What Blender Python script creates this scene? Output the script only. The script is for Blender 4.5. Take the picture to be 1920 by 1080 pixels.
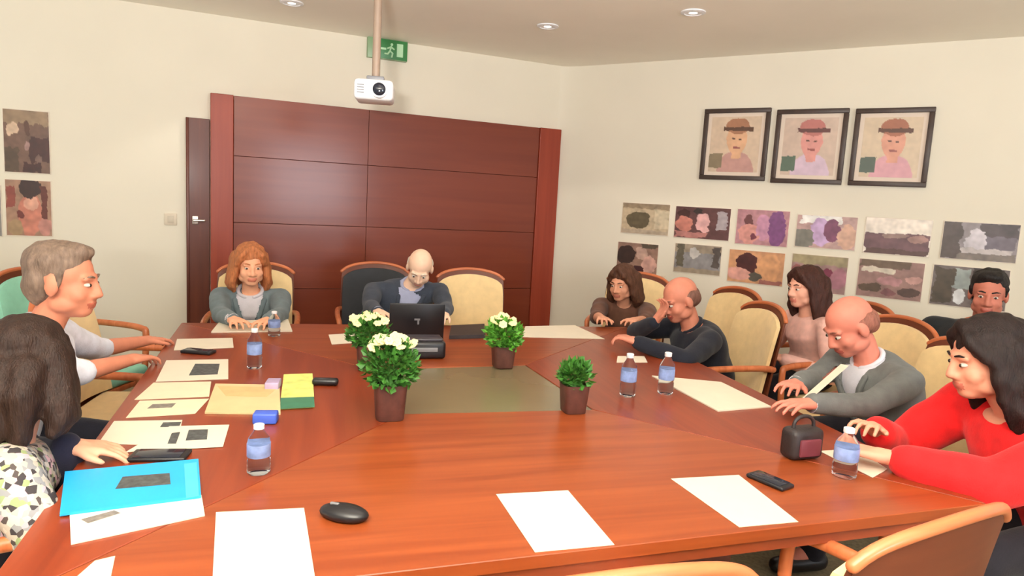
import bpy, bmesh, math, random
import numpy as np
from mathutils import Vector, Matrix, noise
random.seed(7)
R = math.radians
scene = bpy.context.scene
for o in list(bpy.data.objects):
    bpy.data.objects.remove(o)

# ------------------------------------------------------------------ camera
CAM_H, F_PX, PITCH, ROLL = 1.5, 1280.0, R(7.3), R(3.17)
_fw = Vector((0, math.cos(PITCH), -math.sin(PITCH)))
_up = Vector((0, math.sin(PITCH), math.cos(PITCH)))
_rt = Vector((1, 0, 0))
CR = math.cos(ROLL) * _rt + math.sin(ROLL) * _up
CU = -math.sin(ROLL) * _rt + math.cos(ROLL) * _up
cam_data = bpy.data.cameras.new('camera')
cam = bpy.data.objects.new('camera', cam_data)
scene.collection.objects.link(cam)
m = Matrix((CR, CU, -_fw)).transposed().to_4x4()
m.translation = Vector((0, 0, CAM_H))
cam.matrix_world = m
cam_data.sensor_width = 36.0
cam_data.lens = 36.0 * F_PX / 1920.0
cam_data.clip_start = 0.02
scene.camera = cam

# ------------------------------------------------------------------ world, added fill lights, assumed flash and window light, exposure
world = bpy.data.worlds.new('world')
scene.world = world
world.use_nodes = True
wb = world.node_tree.nodes['Background']
wb.inputs['Color'].default_value = (1.0, 0.975, 0.94, 1)
wb.inputs['Strength'].default_value = 0.78


def area(name, loc, target, sx, sy, power, color):
    d = bpy.data.lights.new(name, 'AREA')
    d.shape = 'RECTANGLE'
    d.size, d.size_y, d.energy, d.color = sx, sy, power, color
    o = bpy.data.objects.new(name, d)
    scene.collection.objects.link(o)
    o.location = loc
    o.rotation_euler = (Vector(target) - Vector(loc)).to_track_quat('-Z', 'Y').to_euler()
    return o


WARM = (1.0, 0.94, 0.86)
area('ceiling_fill_light', (0.2, 2.4, 2.66), (0.2, 2.4, 0), 1.8, 0.9, 9, WARM)  # three unseen area lights added under the ceiling as warm fill
area('ceiling_fill_light', (-0.9, 0.6, 2.66), (-0.9, 1.0, 0), 1.4, 0.9, 5, WARM)
area('ceiling_fill_light', (1.5, 0.6, 2.66), (1.5, 1.0, 0), 1.4, 0.9, 4, WARM)
# unseen flash, assumed near the camera and turned up at the ceiling
area('assumed_bounce_flash', (-0.15, -0.70, 1.62), (-0.15, -0.50, 2.7), 0.25, 0.18, 480, (1.0, 0.98, 0.95))
area('assumed_window_light', (4.0, -3.6, 1.65), (-0.8, 5.0, 1.4), 1.8, 1.5, 170, (0.86, 0.92, 1.0))  # unseen area light added for the door panels' glow; the window is assumed
scene.view_settings.view_transform = 'Standard'
scene.view_settings.look = 'None'
scene.view_settings.exposure = -0.02
scene.view_settings.gamma = 1.0
scene.view_settings.use_curve_mapping = False

# ------------------------------------------------------------------ pixel -> place


def ray(px, py):
    return CR * ((px - 960) / F_PX) + CU * ((540 - py) / F_PX) + _fw


def at(px, py, z):
    r = ray(px, py)
    k = (z - CAM_H) / r.z
    return Vector((r.x * k, r.y * k, z))


def hp(px, py, depth):
    r = ray(px, py)
    k = depth / r.y
    return Vector((r.x * k, depth, CAM_H + r.z * k))


CEIL = 2.7
A1, A2 = R(65.5), R(-57)
CORNER = at(1065, 126, CEIL)
U1 = Vector((math.sin(A1), math.cos(A1), 0))            # back wall, to the right
U2 = Vector((-math.sin(A2), -math.cos(A2), 0))          # right wall, to the right
N1 = Vector((U1.y, -U1.x, 0))                           # toward the room
N2 = Vector((U2.y, -U2.x, 0))


def onwall(px, py, U, off=0.0):
    n = Vector((U.y, -U.x, 0))
    P0 = Vector((CORNER.x, CORNER.y, 0)) + n * off
    r = ray(px, py)
    c = Vector((0, 0, CAM_H))
    k = (P0 - c).dot(n) / r.dot(n)
    return c + r * k


# ------------------------------------------------------------------ materials
def lin(c):
    out = []
    for v in c:
        v /= 255.0
        out.append(v / 12.92 if v <= 0.04045 else ((v + 0.055) / 1.055) ** 2.4)
    return tuple(out) + (1.0,)


def pmat(name, color, rough=0.6, var=0.10, scale=14.0, bump=0.0, bscale=120.0, metallic=0.0, stretch=None,
         coat=0.0, sheen=0.0, emit=0.0, spec=0.5):
    mt = bpy.data.materials.new(name)
    mt.use_nodes = True
    nt = mt.node_tree
    b = nt.nodes['Principled BSDF']
    tc = nt.nodes.new('ShaderNodeTexCoord')
    mp = nt.nodes.new('ShaderNodeMapping')
    nt.links.new(tc.outputs['Object'], mp.inputs['Vector'])
    if stretch:
        mp.inputs['Scale'].default_value = stretch
    nz = nt.nodes.new('ShaderNodeTexNoise')
    nz.inputs['Scale'].default_value = scale
    nz.inputs['Detail'].default_value = 4
    nt.links.new(mp.outputs['Vector'], nz.inputs['Vector'])
    cr = nt.nodes.new('ShaderNodeValToRGB')
    c = lin(color)
    cr.color_ramp.elements[0].color = tuple(v * (1 - var) for v in c[:3]) + (1,)
    cr.color_ramp.elements[1].color = tuple(min(1, v * (1 + var)) for v in c[:3]) + (1,)
    cr.color_ramp.elements[0].position = 0.3
    cr.color_ramp.elements[1].position = 0.7
    nt.links.new(nz.outputs['Fac'], cr.inputs['Fac'])
    nt.links.new(cr.outputs['Color'], b.inputs['Base Color'])
    b.inputs['Roughness'].default_value = rough
    b.inputs['Metallic'].default_value = metallic
    b.inputs['Specular IOR Level'].default_value = spec
    b.inputs['Coat Weight'].default_value = coat
    b.inputs['Coat Roughness'].default_value = 0.12
    b.inputs['Sheen Weight'].default_value = sheen
    if emit:
        nt.links.new(cr.outputs['Color'], b.inputs['Emission Color'])
        b.inputs['Emission Strength'].default_value = emit
    if bump:
        n2 = nt.nodes.new('ShaderNodeTexNoise')
        n2.inputs['Scale'].default_value = bscale
        nt.links.new(mp.outputs['Vector'], n2.inputs['Vector'])
        bp = nt.nodes.new('ShaderNodeBump')
        bp.inputs['Strength'].default_value = bump
        bp.inputs['Distance'].default_value = 0.004
        nt.links.new(n2.outputs['Fac'], bp.inputs['Height'])
        nt.links.new(bp.outputs['Normal'], b.inputs['Normal'])
    return mt


def wood(name, dark, light, rot=0.0, rough=0.3, along='x', scale=1.0, coat=0.3):
    mt = bpy.data.materials.new(name)
    mt.use_nodes = True
    nt = mt.node_tree
    b = nt.nodes['Principled BSDF']
    tc = nt.nodes.new('ShaderNodeTexCoord')
    mp = nt.nodes.new('ShaderNodeMapping')
    mp.vector_type = 'TEXTURE'
    mp.inputs['Rotation'].default_value = (0, 0, rot)
    nt.links.new(tc.outputs['Object'], mp.inputs['Vector'])
    m2 = nt.nodes.new('ShaderNodeMapping')
    s = {'x': (0.9, 14, 14), 'y': (14, 0.9, 14), 'z': (14, 14, 0.9)}[along]
    m2.inputs['Scale'].default_value = tuple(v * scale for v in s)
    nt.links.new(mp.outputs['Vector'], m2.inputs['Vector'])
    nz = nt.nodes.new('ShaderNodeTexNoise')
    nz.inputs['Scale'].default_value = 1.6
    nz.inputs['Detail'].default_value = 6
    nz.inputs['Distortion'].default_value = 0.6
    nt.links.new(m2.outputs['Vector'], nz.inputs['Vector'])
    cr = nt.nodes.new('ShaderNodeValToRGB')
    cr.color_ramp.elements[0].position = 0.32
    cr.color_ramp.elements[1].position = 0.68
    cr.color_ramp.elements[0].color = lin(dark)
    cr.color_ramp.elements[1].color = lin(light)
    nt.links.new(nz.outputs['Fac'], cr.inputs['Fac'])
    nt.links.new(cr.outputs['Color'], b.inputs['Base Color'])
    b.inputs['Roughness'].default_value = rough
    b.inputs['Coat Weight'].default_value = coat
    b.inputs['Specular IOR Level'].default_value = 0.35
    b.inputs['Coat Roughness'].default_value = 0.18
    return mt


def glassy(name, color, rough=0.03, ior=1.3):
    mt = pmat(name, color, rough=rough, var=0.02)
    b = mt.node_tree.nodes['Principled BSDF']
    b.inputs['Transmission Weight'].default_value = 1.0
    b.inputs['IOR'].default_value = ior
    return mt


def print_mat(name, rough=0.45):
    mt = bpy.data.materials.new(name)
    mt.use_nodes = True
    nt = mt.node_tree
    b = nt.nodes['Principled BSDF']
    a = nt.nodes.new('ShaderNodeVertexColor')
    a.layer_name = 'Col'
    nt.links.new(a.outputs['Color'], b.inputs['Base Color'])
    b.inputs['Roughness'].default_value = rough
    return mt


def floral(name):
    mt = bpy.data.materials.new(name)
    mt.use_nodes = True
    nt = mt.node_tree
    b = nt.nodes['Principled BSDF']
    tc = nt.nodes.new('ShaderNodeTexCoord')
    v = nt.nodes.new('ShaderNodeTexVoronoi')
    v.inputs['Scale'].default_value = 75
    nt.links.new(tc.outputs['Object'], v.inputs['Vector'])
    sep = nt.nodes.new('ShaderNodeSeparateColor')
    nt.links.new(v.outputs['Color'], sep.inputs['Color'])
    cr = nt.nodes.new('ShaderNodeValToRGB')
    cr.color_ramp.interpolation = 'CONSTANT'
    cols = [(0, (52, 46, 48)), (0.16, (178, 168, 154)), (0.44, (134, 134, 136)), (0.58, (194, 184, 172)),
            (0.78, (198, 160, 168)), (0.88, (136, 150, 104)), (0.95, (70, 60, 58))]
    el = cr.color_ramp.elements
    el[0].position, el[0].color = cols[0][0], lin(cols[0][1])
    el[1].position, el[1].color = cols[1][0], lin(cols[1][1])
    for p, c in cols[2:]:
        e = el.new(p)
        e.color = lin(c)
    nt.links.new(sep.outputs['Red'], cr.inputs['Fac'])
    nt.links.new(cr.outputs['Color'], b.inputs['Base Color'])
    b.inputs['Roughness'].default_value = 0.8
    return mt


M = {}
M['wall'] = pmat('cream_wall_paint', (229, 221, 202), 0.75, 0.02, 2.0)
M['ceiling'] = pmat('warm_ceiling_paint', (246, 240, 226), 0.85, 0.02, 2.0)
M['carpet'] = pmat('olive_carpet', (140, 128, 98), 0.95, 0.25, 60, 0.6, 300)
TABLE_ROT = math.atan2(0.29, 1.0)
M['table_x'] = wood('table_wood_lengthwise', (128, 56, 25), (150, 72, 34), TABLE_ROT, 0.34, 'x', coat=0.18)
M['table_y'] = wood('table_wood_crosswise', (120, 47, 24), (140, 60, 31), TABLE_ROT, 0.34, 'y', coat=0.18)
M['table_edge'] = wood('table_edge_wood', (112, 46, 24), (140, 62, 34), TABLE_ROT, 0.4, 'x')
M['table_base'] = wood('table_base_wood', (78, 32, 20), (98, 42, 26), TABLE_ROT, 0.5, 'z')
M['insert'] = pmat('grey_green_table_insert', (118, 106, 78), 0.24, 0.05, 5, coat=0.3)
M['panel'] = wood('red_brown_panel_wood', (112, 42, 17), (122, 50, 22), 0, 0.5, 'x', 0.5, coat=0.4)
M['stile'] = wood('red_stile_wood', (138, 52, 30), (150, 60, 36), 0, 0.45, 'z', coat=0.08)
M['dark_door'] = wood('dark_door_wood', (86, 38, 22), (104, 48, 28), 0, 0.45, 'z', coat=0.1)
M['groove'] = pmat('dark_groove', (116, 50, 30), 0.6)
M['chrome'] = pmat('brushed_metal', (205, 196, 186), 0.3, 0.03, metallic=0.8)
M['cream'] = pmat('cream_upholstery', (232, 202, 148), 0.8, 0.06, 20, 0.2, 260, sheen=0.2)
M['dark'] = pmat('charcoal_upholstery', (44, 46, 50), 0.8, 0.08, 20, 0.2, 260)
M['mint'] = pmat('mint_upholstery', (150, 216, 190), 0.8, 0.05, 20, 0.2, 260)
M['chair_wood'] = wood('chair_wood', (176, 92, 52), (206, 120, 76), 0, 0.4, 'z', 1.4)
M['chair_shell'] = wood('chair_shell_wood', (90, 41, 22), (104, 51, 28), 0, 0.5, 'x', 0.7, coat=0.05)
M['chair_rail'] = wood('chair_rail_wood', (176, 92, 52), (200, 114, 70), 0, 0.4, 'x', 0.8)
M['paper'] = pmat('white_paper', (222, 211, 190), 0.7, 0.02)
M['cream_paper'] = pmat('cream_paper', (222, 208, 178), 0.7, 0.03)
M['ink'] = pmat('grey_print', (120, 112, 104), 0.7, 0.3, 60)
M['dark_print'] = pmat('dark_print', (72, 74, 74), 0.6, 0.5, 50)
M['black'] = pmat('black_plastic', (24, 23, 26), 0.35, 0.1)
M['black_soft'] = pmat('black_leather', (40, 32, 32), 0.5, 0.2, 40, 0.3)
M['grey_plastic'] = pmat('grey_plastic', (120, 120, 124), 0.4)
M['white_plastic'] = pmat('white_plastic', (236, 236, 238), 0.35, 0.02)
M['blue'] = pmat('bright_blue_card', (30, 160, 240), 0.45, 0.06, 6)
M['royal'] = pmat('royal_blue_plastic', (66, 96, 196), 0.4)
M['label'] = pmat('blue_bottle_label', (128, 148, 196), 0.5, 0.4, 24)
M['bottle'] = glassy('clear_bottle', (226, 234, 244), 0.05, 1.15)
M['tan'] = pmat('tan_envelope', (208, 184, 138), 0.7, 0.07, 8)
M['lime'] = pmat('lime_print', (214, 222, 120), 0.5, 0.25, 18)
M['teal_print'] = pmat('dark_green_print', (52, 112, 84), 0.5, 0.15, 20)
M['lilac'] = pmat('lilac_plastic', (170, 150, 180), 0.5, 0.2)
M['pot'] = pmat('dark_brown_pot', (84, 48, 40), 0.5, 0.25, 30)
M['soil'] = pmat('dark_soil', (50, 36, 26), 0.95, 0.3, 80)
M['leaf'] = pmat('green_leaf', (62, 118, 40), 0.55, 0.35, 40)
M['leaf_bright'] = pmat('bright_green_leaf', (84, 150, 44), 0.55, 0.3, 40)
M['blossom'] = pmat('cream_blossom', (236, 226, 168), 0.6, 0.1)
M['green_sign'] = pmat('green_sign_face', (56, 122, 66), 0.4, 0.06, emit=0.12)
M['sign_white'] = pmat('pale_sign_symbol', (176, 214, 172), 0.4, 0.03, emit=0.12)
M['pale_green'] = pmat('pale_green_plastic', (140, 168, 128), 0.4, 0.05)
M['pole'] = pmat('taupe_pole_metal', (158, 136, 118), 0.45, 0.04)
M['lens'] = pmat('dark_glass_lens', (30, 34, 46), 0.1)
M['lamp'] = pmat('lamp_glow', (255, 240, 214), 0.5, 0.0, emit=6.0)
M['frame'] = pmat('dark_frame_wood', (66, 50, 42), 0.45, 0.15, 20)
M['mount'] = pmat('pale_picture_mount', (226, 208, 190), 0.7, 0.02)
M['print'] = print_mat('photo_print')
M['print_edge'] = pmat('print_edge', (226, 214, 196), 0.7)

# ------------------------------------------------------------------ object helpers


def link(o, parent=None):
    scene.collection.objects.link(o)
    if parent:
        o.parent = parent
    return o


def tag(o, label=None, cat=None, group=None, kind=None):
    if label:
        o['label'] = label
    if cat:
        o['category'] = cat
    if group:
        o['group'] = group
    if kind:
        o['kind'] = kind
    return o


def empty(name, loc=(0, 0, 0), rz=0.0):
    o = bpy.data.objects.new(name, None)
    o.empty_display_size = 0.1
    o.location = loc
    o.rotation_euler = (0, 0, rz)
    return link(o)


class MB:
    def __init__(self):
        self.bm = bmesh.new()

    def box(self, c, s, rot=None, bevel=0.0, seg=2):
        mtx = Matrix.Translation(Vector(c))
        if rot is not None:
            mtx = mtx @ rot.to_4x4()
        mtx = mtx @ Matrix.Diagonal((s[0], s[1], s[2], 1))
        r = bmesh.ops.create_cube(self.bm, size=1.0, matrix=mtx)
        if bevel:
            vs = set(r['verts'])
            ed = [e for e in self.bm.edges if e.verts[0] in vs and e.verts[1] in vs]
            bmesh.ops.bevel(self.bm, geom=ed, offset=bevel, segments=seg, profile=0.5, affect='EDGES')
        return self

    def ell(self, c, r, rot=None, sub=3):
        mtx = Matrix.Translation(Vector(c))
        if rot is not None:
            mtx = mtx @ rot.to_4x4()
        mtx = mtx @ Matrix.Diagonal((r[0], r[1], r[2], 1))
        bmesh.ops.create_icosphere(self.bm, subdivisions=sub, radius=1.0, matrix=mtx)
        return self

    def cone(self, p0, p1, r0, r1, seg=20):
        p0, p1 = Vector(p0), Vector(p1)
        d = p1 - p0
        L = d.length
        if L < 1e-6:
            return self
        mtx = Matrix.Translation((p0 + p1) / 2) @ d.to_track_quat('Z', 'Y').to_matrix().to_4x4()
        bmesh.ops.create_cone(self.bm, cap_ends=True, segments=seg, radius1=r0, radius2=r1, depth=L, matrix=mtx)
        return self

    def caps(self, pts, rs, sub=2, seg=14):
        for i, p in enumerate(pts):
            self.ell(p, (rs[i],) * 3, sub=sub)
            if i:
                self.cone(pts[i - 1], p, rs[i - 1], rs[i], seg)
        return self

    def tube(self, pts, r, seg=12):
        """one smooth sweep along the points, with rounded ends"""
        P = [Vector(p) for p in pts]
        n = len(P)
        tan = [(P[min(i + 1, n - 1)] - P[max(i - 1, 0)]).normalized() for i in range(n)]
        a = Vector((0, 0, 1)) if abs(tan[0].z) < 0.9 else Vector((1, 0, 0))
        u = (a - tan[0] * a.dot(tan[0])).normalized()
        rings = []

        def ring(c, t, u, k):
            v = t.cross(u)
            return [c + (u * math.cos(q) + v * math.sin(q)) * r * k for q in [2 * math.pi * j / seg for j in range(seg)]]
        for i in range(n):
            u = (u - tan[i] * u.dot(tan[i])).normalized()
            if i == 0:
                rings += [ring(P[0] - tan[0] * r * d, tan[0], u, k) for d, k in ((0.95, 0.3), (0.7, 0.7), (0.4, 0.92))]
            rings.append(ring(P[i], tan[i], u, 1.0))
            if i == n - 1:
                rings += [ring(P[i] + tan[i] * r * d, tan[i], u, k) for d, k in ((0.4, 0.92), (0.7, 0.7), (0.95, 0.3))]
        return self.loft(rings)

    def smooth_path(pts, n=5):
        P = [Vector(p) for p in pts]
        out = []
        for i in range(len(P) - 1):
            p0, p1, p2, p3 = P[max(i - 1, 0)], P[i], P[i + 1], P[min(i + 2, len(P) - 1)]
            for k in range(n):
                t = k / n
                out.append(0.5 * (2 * p1 + (p2 - p0) * t + (2 * p0 - 5 * p1 + 4 * p2 - p3) * t * t + (3 * p1 - p0 - 3 * p2 + p3) * t ** 3))
        return out + [P[-1]]

    def loft(self, rings, cap=True):
        prev = None
        first = None
        for ring in rings:
            vs = [self.bm.verts.new(p) for p in ring]
            if prev:
                n = len(vs)
                for i in range(n):
                    self.bm.faces.new((prev[i], prev[(i + 1) % n], vs[(i + 1) % n], vs[i]))
            else:
                first = vs
            prev = vs
        if cap:
            self.bm.faces.new(list(reversed(first)))
            self.bm.faces.new(prev)
        return self

    def lathe(self, prof, seg=28, c=(0, 0, 0)):
        rings = [[(c[0] + r * math.cos(2 * math.pi * k / seg), c[1] + r * math.sin(2 * math.pi * k / seg), c[2] + z)
                  for k in range(seg)] for r, z in prof]
        return self.loft(rings)

    def prism(self, poly, z0, z1):
        return self.loft([[(p[0], p[1], z0) for p in poly], [(p[0], p[1], z1) for p in poly]])

    def mesh(self, name, smooth=True):
        bmesh.ops.recalc_face_normals(self.bm, faces=self.bm.faces)
        me = bpy.data.meshes.new(name)
        self.bm.to_mesh(me)
        self.bm.free()
        if smooth:
            for p in me.polygons:
                p.use_smooth = True
            try:
                me.set_sharp_from_angle(angle=R(38))
            except Exception:
                pass
        return me

    def build(self, name, mat, parent=None, loc=None, smooth=True):
        me = self.mesh(name, smooth)
        me.materials.append(mat)
        o = bpy.data.objects.new(name, me)
        if loc is not None:
            o.location = loc
        return link(o, parent)

    def remesh(self, name, mat, parent=None, voxel=0.012, smooth=2, loc=None, wrinkle=0.0, wscale=9.0, cut=None, seed=0.0):
        me = self.mesh(name)
        t = bpy.data.objects.new('temporary', me)
        scene.collection.objects.link(t)
        md = t.modifiers.new('r', 'REMESH')
        md.mode = 'VOXEL'
        md.voxel_size = voxel
        if smooth:
            sm = t.modifiers.new('s', 'SMOOTH')
            sm.factor = 0.5
            sm.iterations = smooth
        dg = bpy.context.evaluated_depsgraph_get()
        new = bpy.data.meshes.new_from_object(t.evaluated_get(dg))
        bpy.data.objects.remove(t)
        bpy.data.meshes.remove(me)
        new.name = name
        if wrinkle:
            for v in new.vertices:
                q = Vector((v.co.x, v.co.y, v.co.z * 0.7)) * wscale
                v.co += v.normal * wrinkle * noise.noise(q + Vector((seed, seed, seed)))
        if cut:
            b = bmesh.new()
            b.from_mesh(new)
            bmesh.ops.delete(b, geom=[f for f in b.faces if cut(f.calc_center_median())], context='FACES')
            b.to_mesh(new)
            b.free()
        for p in new.polygons:
            p.use_smooth = True
        new.materials.clear()
        new.materials.append(mat)
        o = bpy.data.objects.new(name, new)
        if loc is not None:
            o.location = loc
        return link(o, parent)


def copy_tree(o, parent=None):
    c = o.copy()
    scene.collection.objects.link(c)
    if parent:
        c.parent = parent
    for ch in list(o.children):
        copy_tree(ch, c)
    return c


# ------------------------------------------------------------------ room
def structure(o):
    o['kind'] = 'structure'
    return o


C2 = Vector((CORNER.x, CORNER.y, 0))
# a wall is a slab behind its face
def wall_slab(name, p0, p1, U):
    n = Vector((U.y, -U.x, 0))
    a, b = p0, p1
    poly = [a, b, b - n * 0.15, a - n * 0.15]
    return structure(MB().prism([(p.x, p.y) for p in poly], -0.02, CEIL + 0.1).build(name, M['wall'], smooth=False))


# rounded join between the two walls
FIL = 0.30
steps = []
pa, pb = C2 - U1 * FIL * 0.25, C2 + U2 * FIL
for k in range(13):
    t = k / 12
    steps.append((1 - t) ** 2 * pa + 2 * t * (1 - t) * C2 + t * t * pb)
wall_slab('wall_back', C2 - U1 * 4.6, pa, U1)
wall_slab('wall_right', pb, C2 + U2 * 5.2, U2)
back_side = [C2 + (N1 + N2).normalized() * -0.25]
structure(MB().prism([(p.x, p.y) for p in steps + back_side], -0.02, CEIL + 0.1).build('trim_1', M['wall']))
room = [C2 - U1 * 4.6, C2 + Vector((0.0, 0.2, 0)), C2 + U2 * 5.2, Vector((5.0, -3.8, 0)), Vector((-4.4, -3.8, 0))]
structure(MB().prism([(p.x, p.y) for p in room], -0.1, 0.0).build('floor', M['carpet'], smooth=False))
structure(MB().prism([(p.x, p.y) for p in room], CEIL, CEIL + 0.1).build('ceiling', M['ceiling'], smooth=False))
# skirting boards
RZ1, RZ2 = math.atan2(U1.y, U1.x), math.atan2(U2.y, U2.x)
def skirting(name, a, b, U):
    n = Vector((U.y, -U.x, 0))
    poly = [a, b, b + n * 0.015, a + n * 0.015]
    structure(MB().prism([(p.x, p.y) for p in poly], 0, 0.09).build(name, M['stile'], smooth=False))


dl = onwall(350, 400, U1)
skirting('baseboard_back', C2 - U1 * 4.5, Vector((dl.x, dl.y, 0)) - U1 * 0.01, U1)
skirting('baseboard_right', pb, C2 + U2 * 5.1, U2)


# wood panelled door wall (local x along wall, local -y toward the room)
def wall_local(P, U):
    return (P - C2).dot(U)


def door_wall():
    top_r = onwall(1050, 241, U1).z
    top_l = onwall(397, 181, U1).z
    top = (top_r + top_l) / 2
    x0 = wall_local(onwall(394, 400, U1), U1)
    x1 = wall_local(onwall(437, 400, U1), U1)
    x2 = wall_local(onwall(997, 400, U1), U1)
    x3 = wall_local(onwall(1036, 400, U1), U1)
    root = structure(empty('door_1', C2, RZ1))
    root['label'] = 'wide red brown wood panel double door on the back wall'
    g1 = (onwall(437, 303, U1).z + onwall(1000, 324, U1).z) / 2
    g2 = (onwall(437, 417, U1).z + onwall(1040, 436, U1).z) / 2
    MB().box(((x0 + x1) / 2, -0.04, top / 2), (x1 - x0 - 0.004, 0.08, top), bevel=0.004).build('stile', M['stile'], root, smooth=False)
    MB().box(((x2 + x3) / 2, -0.04, top / 2), (x3 - x2 - 0.004, 0.08, top), bevel=0.004).build('stile', M['stile'], root, smooth=False)
    xm = wall_local(onwall(684, 400, U1), U1)
    for a, b in ((x1, xm), (xm, x2)):
        for z0, z1 in ((0.005, g2 - 0.5), (g2 - 0.5, g2), (g2, g1), (g1, top)):
            MB().box(((a + b) / 2, -0.034, (z0 + z1) / 2), (b - a - 0.003, 0.06, z1 - z0 - 0.004), bevel=0.001).build('door_panel', M['panel'], root, smooth=False)
    MB().box(((x1 + x2) / 2, -0.01, top / 2 - 0.01), (x2 - x1, 0.02, top - 0.03)).build('backing', M['groove'], root)
    # dark leaf to the left, lower top, with its handle
    h2 = onwall(370, 222, U1).z
    xa = wall_local(onwall(350, 400, U1), U1)
    d2 = structure(empty('door_2', C2, RZ1))
    d2['label'] = 'narrow dark wood door edge left of the panel door'
    MB().box(((xa + x0) / 2 - 0.001, -0.015, h2 / 2), (x0 - xa - 0.004, 0.03, h2), bevel=0.003).build('door_leaf', M['dark_door'], d2, smooth=False)
    MB().box((xa + 0.008, -0.021, h2 / 2), (0.02, 0.042, h2), bevel=0.003).build('door_frame', M['dark_door'], d2)
    hd = onwall(366, 413, U1, 0.05)
    xh = wall_local(hd, U1)
    hm = MB()
    hm.box((xh, -0.034, hd.z), (0.04, 0.008, 0.06), bevel=0.003)
    hm.tube([(xh - 0.01, -0.035, hd.z), (xh - 0.01, -0.07, hd.z), (xh + 0.06, -0.07, hd.z)], 0.009)
    hm.build('door_handle', M['chrome'], d2)


door_wall()
sw = onwall(320, 411, U1)
s = empty('light_switch', sw, RZ1)
tag(s, 'small pale light switch on the wall left of the dark door', 'switch')
MB().box((0, -0.006, 0), (0.082, 0.012, 0.085), bevel=0.003).build('switch_plate', pmat('switch_plate', (214, 200, 178), 0.5), s)
MB().box((0, -0.013, 0), (0.04, 0.008, 0.05), bevel=0.002).build('rocker', pmat('switch_rocker', (196, 184, 164), 0.5), s)

# recessed ceiling spots
for i, (px, py, lb) in enumerate(((1027, 48, 'round recessed ceiling spotlight nearest the room corner'),
                                  (1300, 22, 'round recessed ceiling spotlight above the three framed portraits'),
                                  (547, 4, 'round recessed ceiling spotlight at the top edge left of the projector pole'))):
    p = at(px, py, CEIL)
    t = empty('ceiling_spotlight', p)
    tag(t, lb, 'ceiling light', 'recessed ceiling spotlights')
    MB().lathe([(0.052, -0.001), (0.075, -0.001), (0.075, -0.008), (0.055, -0.012), (0.052, -0.008)]).build('trim_ring', M['white_plastic'], t)
    MB().lathe([(0.001, -0.003), (0.052, -0.003), (0.050, -0.007), (0.001, -0.009)]).build('bulb', M['lamp'], t)
    d = bpy.data.lights.new('spotlight_lamp', 'SPOT')
    d.energy, d.color, d.spot_size, d.shadow_soft_size = 18, WARM, R(110), 0.05
    lo = bpy.data.objects.new('spotlight_lamp', d)
    link(lo, t)
    lo.location = (0, 0, -0.03)

# exit sign at the top of the back wall
sg = onwall(725, 94, U1)
sgn = empty('exit_sign', sg, RZ1)
tag(sgn, 'green exit sign with running figure high on the back wall', 'sign')
w_ = (onwall(762, 96, U1) - onwall(688, 92, U1)).length
MB().box((0, -0.02, 0), (w_, 0.04, 0.155), bevel=0.004).build('sign_box', M['pale_green'], sgn)
MB().box((w_ * 0.12, -0.042, 0), (w_ * 0.74, 0.006, 0.145), bevel=0.001).build('sign_face', M['green_sign'], sgn)
sy = MB()
cx = w_ * 0.30
sy.box((cx, -0.046, 0.0), (0.05, 0.003, 0.10))
sy.ell((cx - 0.066, -0.0465, 0.038), (0.011, 0.003, 0.011), sub=2)
for a, b in (((-0.070, 0.022), (-0.080, -0.012)), ((-0.080, -0.012), (-0.058, -0.028)), ((-0.058, -0.028), (-0.064, -0.056)),
             ((-0.080, -0.012), (-0.096, -0.036)), ((-0.096, -0.036), (-0.118, -0.036)), ((-0.070, 0.018), (-0.048, 0.004)),
             ((-0.072, 0.018), (-0.098, 0.006))):
    sy.tube([(cx + a[0], -0.046, a[1]), (cx + b[0], -0.046, b[1])], 0.0065, 8)
ax = -w_ * 0.15
sy.box((ax + 0.008, -0.046, 0), (0.05, 0.003, 0.016))
sy.loft([[(ax - 0.045, -0.0475, 0), (ax - 0.012, -0.0475, 0.03), (ax - 0.012, -0.0475, -0.03)],
         [(ax - 0.045, -0.0445, 0), (ax - 0.012, -0.0445, 0.03), (ax - 0.012, -0.0445, -0.03)]])
sy.build('sign_symbol', M['sign_white'], sgn)

# projector on its ceiling pole
pp = hp(704, 172, 3.7)
pj = empty('ceiling_projector', (pp.x, pp.y, CEIL), R(8))
tag(pj, 'white projector hanging from the ceiling on a slim pole', 'projector')
dz = pp.z - CEIL
MB().cone((0, 0, dz + 0.05), (0, 0, -0.012), 0.021, 0.021).build('pole', M['pole'], pj)
MB().lathe([(0.06, 0), (0.06, -0.012), (0.03, -0.02), (0.024, -0.03)]).build('ceiling_flange', M['pole'], pj)
MB().box((-0.005, 0.02, dz), (0.20, 0.22, 0.105), bevel=0.022, seg=3).build('projector_body', M['white_plastic'], pj)
MB().box((0, 0.0, dz + 0.062), (0.09, 0.09, 0.025), bevel=0.005).build('mount_bracket', M['grey_plastic'], pj)
lm = MB()
lm.cone((0.025, -0.085, dz), (0.025, -0.105, dz), 0.045, 0.042, 28)
lm.build('lens_ring', M['white_plastic'], pj)
MB().ell((0.025, -0.103, dz), (0.034, 0.012, 0.034)).build('lens', M['lens'], pj)
vb = MB()
for k in range(4):
    vb.box((-0.07, -0.091, dz - 0.02 + k * 0.013), (0.035, 0.004, 0.005))
vb.build('vent', M['grey_plastic'], pj)


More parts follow.
